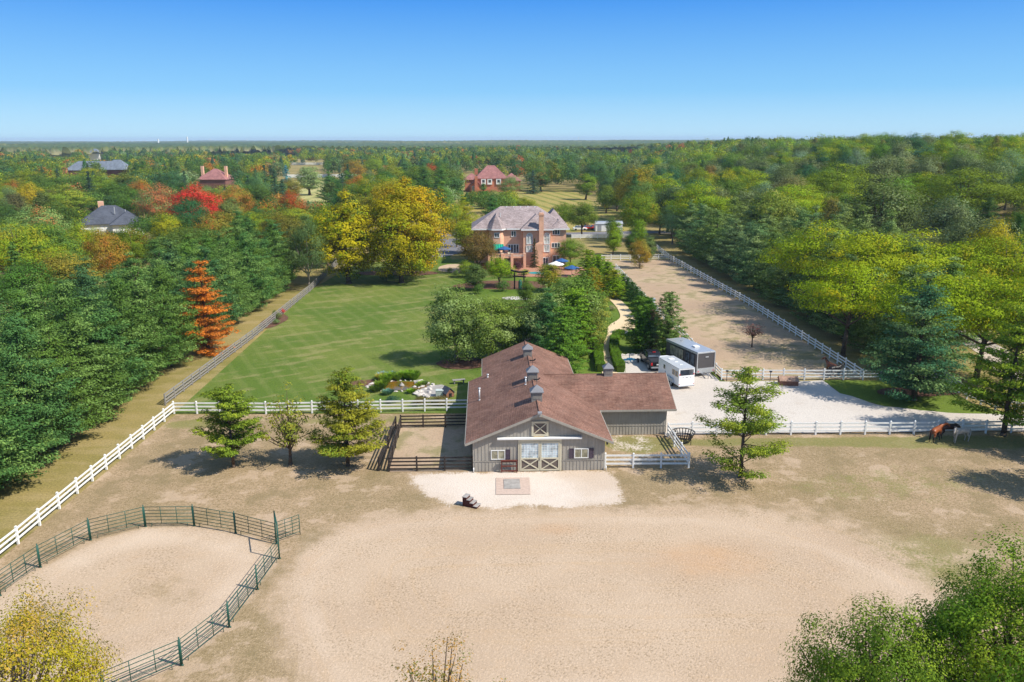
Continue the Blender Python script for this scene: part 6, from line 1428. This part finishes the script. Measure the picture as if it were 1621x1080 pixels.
def car(px, py, mat, label, rz, D=None):
    q = P(px, py); t = thing('parked_car', label, 'car', (q.x, q.y, .07), rz)
    m = MB(); m.prism([(-2.2, .3), (2.2, .3), (2.25, .7), (1.3, .85), (-1.9, .9), (-2.2, .8)], -.88, .88, 'y'); m.build('body', mat, t, bevel=.08)
    m = MB(); m.add([(-1.7, -.8, .88), (.95, -.8, .86), (.95, .8, .86), (-1.7, .8, .88), (-1.2, -.62, 1.38), (.3, -.62, 1.38), (.3, .62, 1.38), (-1.2, .62, 1.38)], [(0, 1, 5, 4), (1, 2, 6, 5), (2, 3, 7, 6), (3, 0, 4, 7), (4, 5, 6, 7)]); m.build('cabin_glass', M['glass'], t)
    MB().box(-1.15, .25, -.6, .6, 1.381, 1.41).build('roof', mat, t)
    for x in (-1.4, 1.4):
        for y in (-.8, .8): MB().tube((x, y - .1, .32), (x, y + .1, .32), .32, n=14).build('wheel', M['rubber'], t)
car(932.5, 364, M['redpaint'], 'red car parked on the road, nearer the brick house', R(4)); car(943, 363.5, M['redpaint'], 'red car parked on the road, next to the white shed', R(4)); car(918, 365, M['trim_white'], 'white car parked on the road left of the red ones', R(2))
q = P(964, 366.5); t = thing('garden_shed', 'long white metal shed by the road behind the house', 'shed', (q.x, q.y, .05), R(3))
MB().box(-4.2, 4.2, 0, 3.2, 0, 2.3).build('wall', M['trim_white'], t); m = MB(); m.prism([(-.2, 2.3), (3.4, 2.3), (2.9, 2.8), (1.6, 3.05), (.3, 2.8)], -4.35, 4.35, 'x'); m.build('roof', M['alu'], t); MB().box(-3.6, -2.4, -.05, -.003, .05, 1.9).build('door', M['grey'], t)

# ------------------------------------------------------------------ far houses
def far_house(px, py, name, label, W_, Dp, ez, pitch, wall, roof, rz=0, extra=None):
    q = P(px, py); t = thing(name, label, 'house', (q.x, q.y, 0), rz)
    MB().box(-W_ / 2, W_ / 2, 0, Dp, 0, ez).build('wall', wall, t); m = MB(); hip(m, -W_ / 2 - .6, W_ / 2 + .6, -.6, Dp + .6, ez + .02, pitch); m.build('roof', roof, t); return t
t = far_house(778, 304, 'brick_house', 'orange brick house with mauve hipped roof beyond the cedar roofed house', 17, 13, 7.2, .95, M['redbrick'], M['mauve'], R(3))
MB().box(-14.5, -8.6, 2, 12, 0, 6.4).build('wing_wall', M['redbrick'], t); MB().box(8.6, 16, 2.5, 12, 0, 5.8).build('wing_wall', M['redbrick'], t)
m = MB(); hip(m, -15.2, -6, 1.4, 12.6, 6.5, .75); m.build('wing_roof', M['mauve'], t); m = MB(); hip(m, 6, 16.6, 2, 12.6, 5.9, .75); m.build('wing_roof', M['mauve'], t)
m = MB(); m.prism([(-11.5, 0), (-5.5, 0), (-5.5, 3.4), (-8.5, 6.6), (-11.5, 3.4)], -4, 1.99, 'y'); m.build('gable_wall', M['redbrick'], t)
m = MB(); m.slab([(-8.5, -4.5, 6.9), (-12.1, -4.5, 3.1), (-12.1, 2.2, 3.1), (-8.5, 2.2, 6.9)], .2); m.slab([(-8.5, -4.5, 6.9), (-4.9, -4.5, 3.1), (-4.9, 2.2, 3.1), (-8.5, 2.2, 6.9)], .2); m.build('gable_roof', M['mauve'], t)
MB().box(-9.1, -7.5, -5.4, -4.02, 0, 8.6).build('chimney', M['redbrick'], t); MB().box(-9, -7.2, 6, 7.4, 9, 12.2).build('chimney', M['redbrick'], t)
for x0 in (-5.6, -2.2, 2.6):
    o = MB().box(x0, x0 + 2.6, -.5, -.01, 4.0, 7.15).build('dormer', M['trim_white'], t); MB().box(x0 + .6, x0 + 2.0, -.53, -.501, 5.0, 6.5).build('pane', M['glass'], o)
window(t, -10.6, -9.3, .6, 3.4, -4.01, fr=.15, pane='glass', d=.12); window(t, 6.5, 8.0, .5, 2.5, -.01, fr=.15, pane='glass', d=.12)
t = far_house(176, 372, 'ranch_house', 'house with charcoal shingle roof among the autumn trees at the left', 17, 13, 3.4, .70, M['trim_white'], M['charcoal'], R(24))
m = MB(); hip(m, 0, 10, -5, 8, 3.45, .70); m.build('wing_roof', M['charcoal'], t); MB().box(.8, 9.2, -4.2, -.01, 0, 3.3).build('wing_wall', M['trim_white'], t)
MB().box(-3, -1.4, 8, 9.2, 5, 9.6).build('chimney', M['brick'], t)
for x, y in ((1.6, 2.5), (4.6, 1.5)): MB().tube((x, y, 6), (x, y, 8.2 if x < 2 else 7.4), .1).build('roof_pipe', M['galv'], t)
t = far_house(336, 302, 'far_house', 'house whose mauve red hipped roof shows between trees left of the spruces', 16, 14, 6.2, .75, M['darkbrick'], M['mauve'], R(-3))
for x in (-7, 6.6): MB().box(x - .7, x + .7, 5, 6.4, 7, 13.4).build('chimney', M['brick'], t)
t = far_house(152, 287, 'far_house', 'long blue grey roofed house far off at the left with a brick chimney', 40, 13, 7.5, .85, M['darkbrick'], M['bluegreyroof'], R(2)); MB().box(-21, -18, -3, -.7, 0, 9.5).build('chimney', M['redbrick'], t); m = MB(); hip(m, 6, 24, -4, 9, 8, 1.0); m.build('gable_roof', M['bluegreyroof'], t)
t = far_house(149, 253.5, 'far_house', 'small white farmhouse far off at the left below the horizon', 16, 12, 9, 1.0, M['trim_white'], M['bluegreyroof']); 
t = far_house(94, 250.5, 'far_house', 'pale grey roofed house left of the white farmhouse', 40, 14, 8, .6, M['trim_white'], M['bluegreyroof'])
def tower(px, py, H, kind, label):
    q = P(px, py, 14); t = thing('water_tower' if kind else 'mast', label, 'water tower' if kind else 'mast', (q.x, q.y, 0))
    r = H * .10
    if kind: MB().lathe((0, 0, 0), [(r * .5, 0), (r * .28, H * .15), (r * .28, H * .7)], 12).build('stem', M['trim_white'], t, True); MB().lathe((0, 0, H * .68), [(r * .28, 0), (r, H * .08), (r * 1.15, H * .15), (r * .9, H * .23), (r * .2, H * .28)], 16).build('tank', M['trim_white'], t, True)
    else: MB().tube((0, 0, 0), (0, 0, H), 3.0, 2.4).build('shaft', M['trim_white'], t)
tower(915.5, 222.4, 44, 1, 'white water tower on the horizon right of centre'); tower(297, 227.5, 38, 0, 'tall pale silo tower near the horizon at the left'); tower(251, 228, 30, 0, 'shorter pale tower near the horizon, left of the taller one'); tower(391, 223.4, 36, 1, 'white water tower on the horizon left of centre'); tower(333, 224.4, 34, 1, 'second white water tower, farther left on the horizon')

# ------------------------------------------------------------------ horses
def coat(name, body, leg, zleg, face=None, var=.15):
    t = NT(name); v = t.coord('Object'); sep = t.n('ShaderNodeSeparateXYZ', Vector=v); n1 = t.noise(v, 3, 4)
    c = t.scale(t.mix(0, body, body), t.rng(n1, .3, .7, 1 - var, 1 + var)); c = t.mix(t.rng(t.math('ADD', sep.outputs[2], t.math('MULTIPLY', n1, .1)), zleg, zleg + .18, 1, 0), c, leg); return t.fin(c, .45, .4)
def skin(name, chain, edges, radii, mat, parent, sub=2):
    me = bpy.data.meshes.new(name); me.from_pydata(chain, edges, []); o = link(name, me, parent); me.materials.append(mat)
    sk = o.modifiers.new('skin', 'SKIN'); sk.use_smooth_shade = True
    for i, r in enumerate(radii):
        r = r if isinstance(r, tuple) else (r, r); me.skin_vertices[0].data[i].radius = r
    me.skin_vertices[0].data[0].use_root = True
    s = o.modifiers.new('sub', 'SUBSURF'); s.levels = sub; s.render_levels = sub; return o
def horse(pos, rz, label, body, leg, mane, zleg=.55, neck='up', turn=0.0, s=1.0):
    """nose towards +x"""
    t = thing('horse', label, 'horse', pos, rz); t.scale = (s, s, s); mt = coat(label[:18], body, leg, zleg)
    if neck == 'up': hd = [(.98, 1.58), (1.12, 1.86), (1.34, 1.82), (1.60, 1.56)]
    elif neck == 'mid': hd = [(1.02, 1.42), (1.28, 1.58), (1.50, 1.50), (1.74, 1.24)]
    else: hd = [(1.05, 1.12), (1.30, .84), (1.40, .62), (1.52, .30)]
    def tw(p, k): a = turn * k; x = p[0] - .7; return (.7 + x * math.cos(a), x * math.sin(a), p[1])
    V = [(-.62, 0, 1.22)]; E = []; Rr = [(.27, .30)]
    def add(p, par, r): V.append(p); E.append((par, len(V) - 1)); Rr.append(r); return len(V) - 1
    b1 = add((-.20, 0, 1.17), 0, (.28, .30)); b2 = add((.22, 0, 1.15), b1, (.27, .30)); ch = add((.60, 0, 1.20), b2, (.23, .31))
    n1 = add(tw((.80, 1.36 if neck != 'down' else 1.22), .4), ch, (.14, .22)); n2 = add(tw(hd[0], .8), n1, (.10, .16)); po = add(tw(hd[1], 1), n2, (.09, .13)); f1 = add(tw(hd[2], 1), po, (.09, .12)); f2 = add(tw(hd[3], 1), f1, (.055, .065))
    rp_ = add((-.86, 0, 1.20), 0, (.18, .22))
    for sy in (-1, 1):
        y = sy * .17; dx = sy * .05
        a = add((.60, y, .98), ch, .12); a = add((.62 + dx, y * .95, .70), a, .075); a = add((.60 + dx * 1.6, y * .95, .44), a, .052); a = add((.60 + dx * 2, y * .95, .16), a, .038); add((.64 + dx * 2, y * .95, .03), a, .06)
        a = add((-.70, y, 1.00), 0, .16); a = add((-.60 - dx, y * 1.02, .76), a, .105); a = add((-.84 - dx, y, .50), a, .06); a = add((-.80 - dx, y, .18), a, .040); add((-.74 - dx, y, .03), a, .06)
    skin('body', V, E, Rr, mt, t)
    mm = simple('horse_hair_' + label[:12], mane, .8, .2)
    m = MB(); q = [Vector(V[i]) for i in (ch, n1, n2, po)]; q = [p + Vector((-.10, 0, [.30, .24, .17, .12][i])) for i, p in enumerate(q)]
    for i in range(3):
        a, b = q[i], q[i + 1]; dn = Vector((.06, .07, -.2)); m.hexa([a + dn, b + dn, b + dn + Vector((0, .03, 0)), a + dn + Vector((0, .03, 0))], [a + Vector((0, -.02, 0)), b + Vector((0, -.02, 0)), b + Vector((0, .03, 0)), a + Vector((0, .03, 0))])
    m.build('mane', mm, t)
    skin('tail', [(-.98, 0, 1.28), (-1.12, 0, 1.10), (-1.14, 0, .75), (-1.10, 0, .42)], [(0, 1), (1, 2), (2, 3)], [.045, .07, .085, .03], mm, t, 1)
    p3 = Vector(V[po])
    for sy in (-1, 1): MB().tube(p3 + Vector((-.02, sy * .06, .08)), p3 + Vector((-.03, sy * .09, .24)), .035, .008, 6).build('ear', mt, t)
BAY, BLK, GRY = (.24, .065, .02), (.012, .010, .010), (.42, .38, .33)
horse(P(1480, 699) + Vector((0, 0, .03)), R(38), 'bay horse with black legs seen from behind, left of the group at the fence', BAY, BLK, BLK, .62, 'mid', -.5)
horse(P(1500, 694) + Vector((0, 0, .03)), R(5), 'dark brown horse between the bay and the grey one', (.035, .014, .010), BLK, BLK, .3, 'down', .3)
horse(P(1519, 700.5) + Vector((0, 0, .03)), R(196), 'pale grey horse turning its head to the camera at the front fence', GRY, (.36, .33, .28), (.45, .42, .38), .3, 'mid', .7)
horse(P(1316, 594) + Vector((0, 0, .05)), R(110), 'chestnut horse behind the black one in the corridor corner', (.16, .05, .02), BLK, BLK, .5, 'up', .4)
horse(P(1321, 598) + Vector((0, 0, .05)), R(15), 'black horse in the shaded corner of the corridor paddock', (.018, .015, .017), BLK, BLK, .4, 'mid', .4)

# ------------------------------------------------------------------ air
t = NT('haze_air'); pv = t.n('ShaderNodeVolumePrincipled'); pv.inputs['Color'].default_value = (.62, .78, 1.0, 1); pv.inputs['Density'].default_value = 1.05e-4; pv.inputs['Anisotropy'].default_value = 0.0
t.t.links.new(pv.outputs[0], t.out.inputs['Volume'])
o = MB().box(-9500, 9500, -720, 9600, -8, 46).build('haze', t.mat); tag(o, kind='stuff')
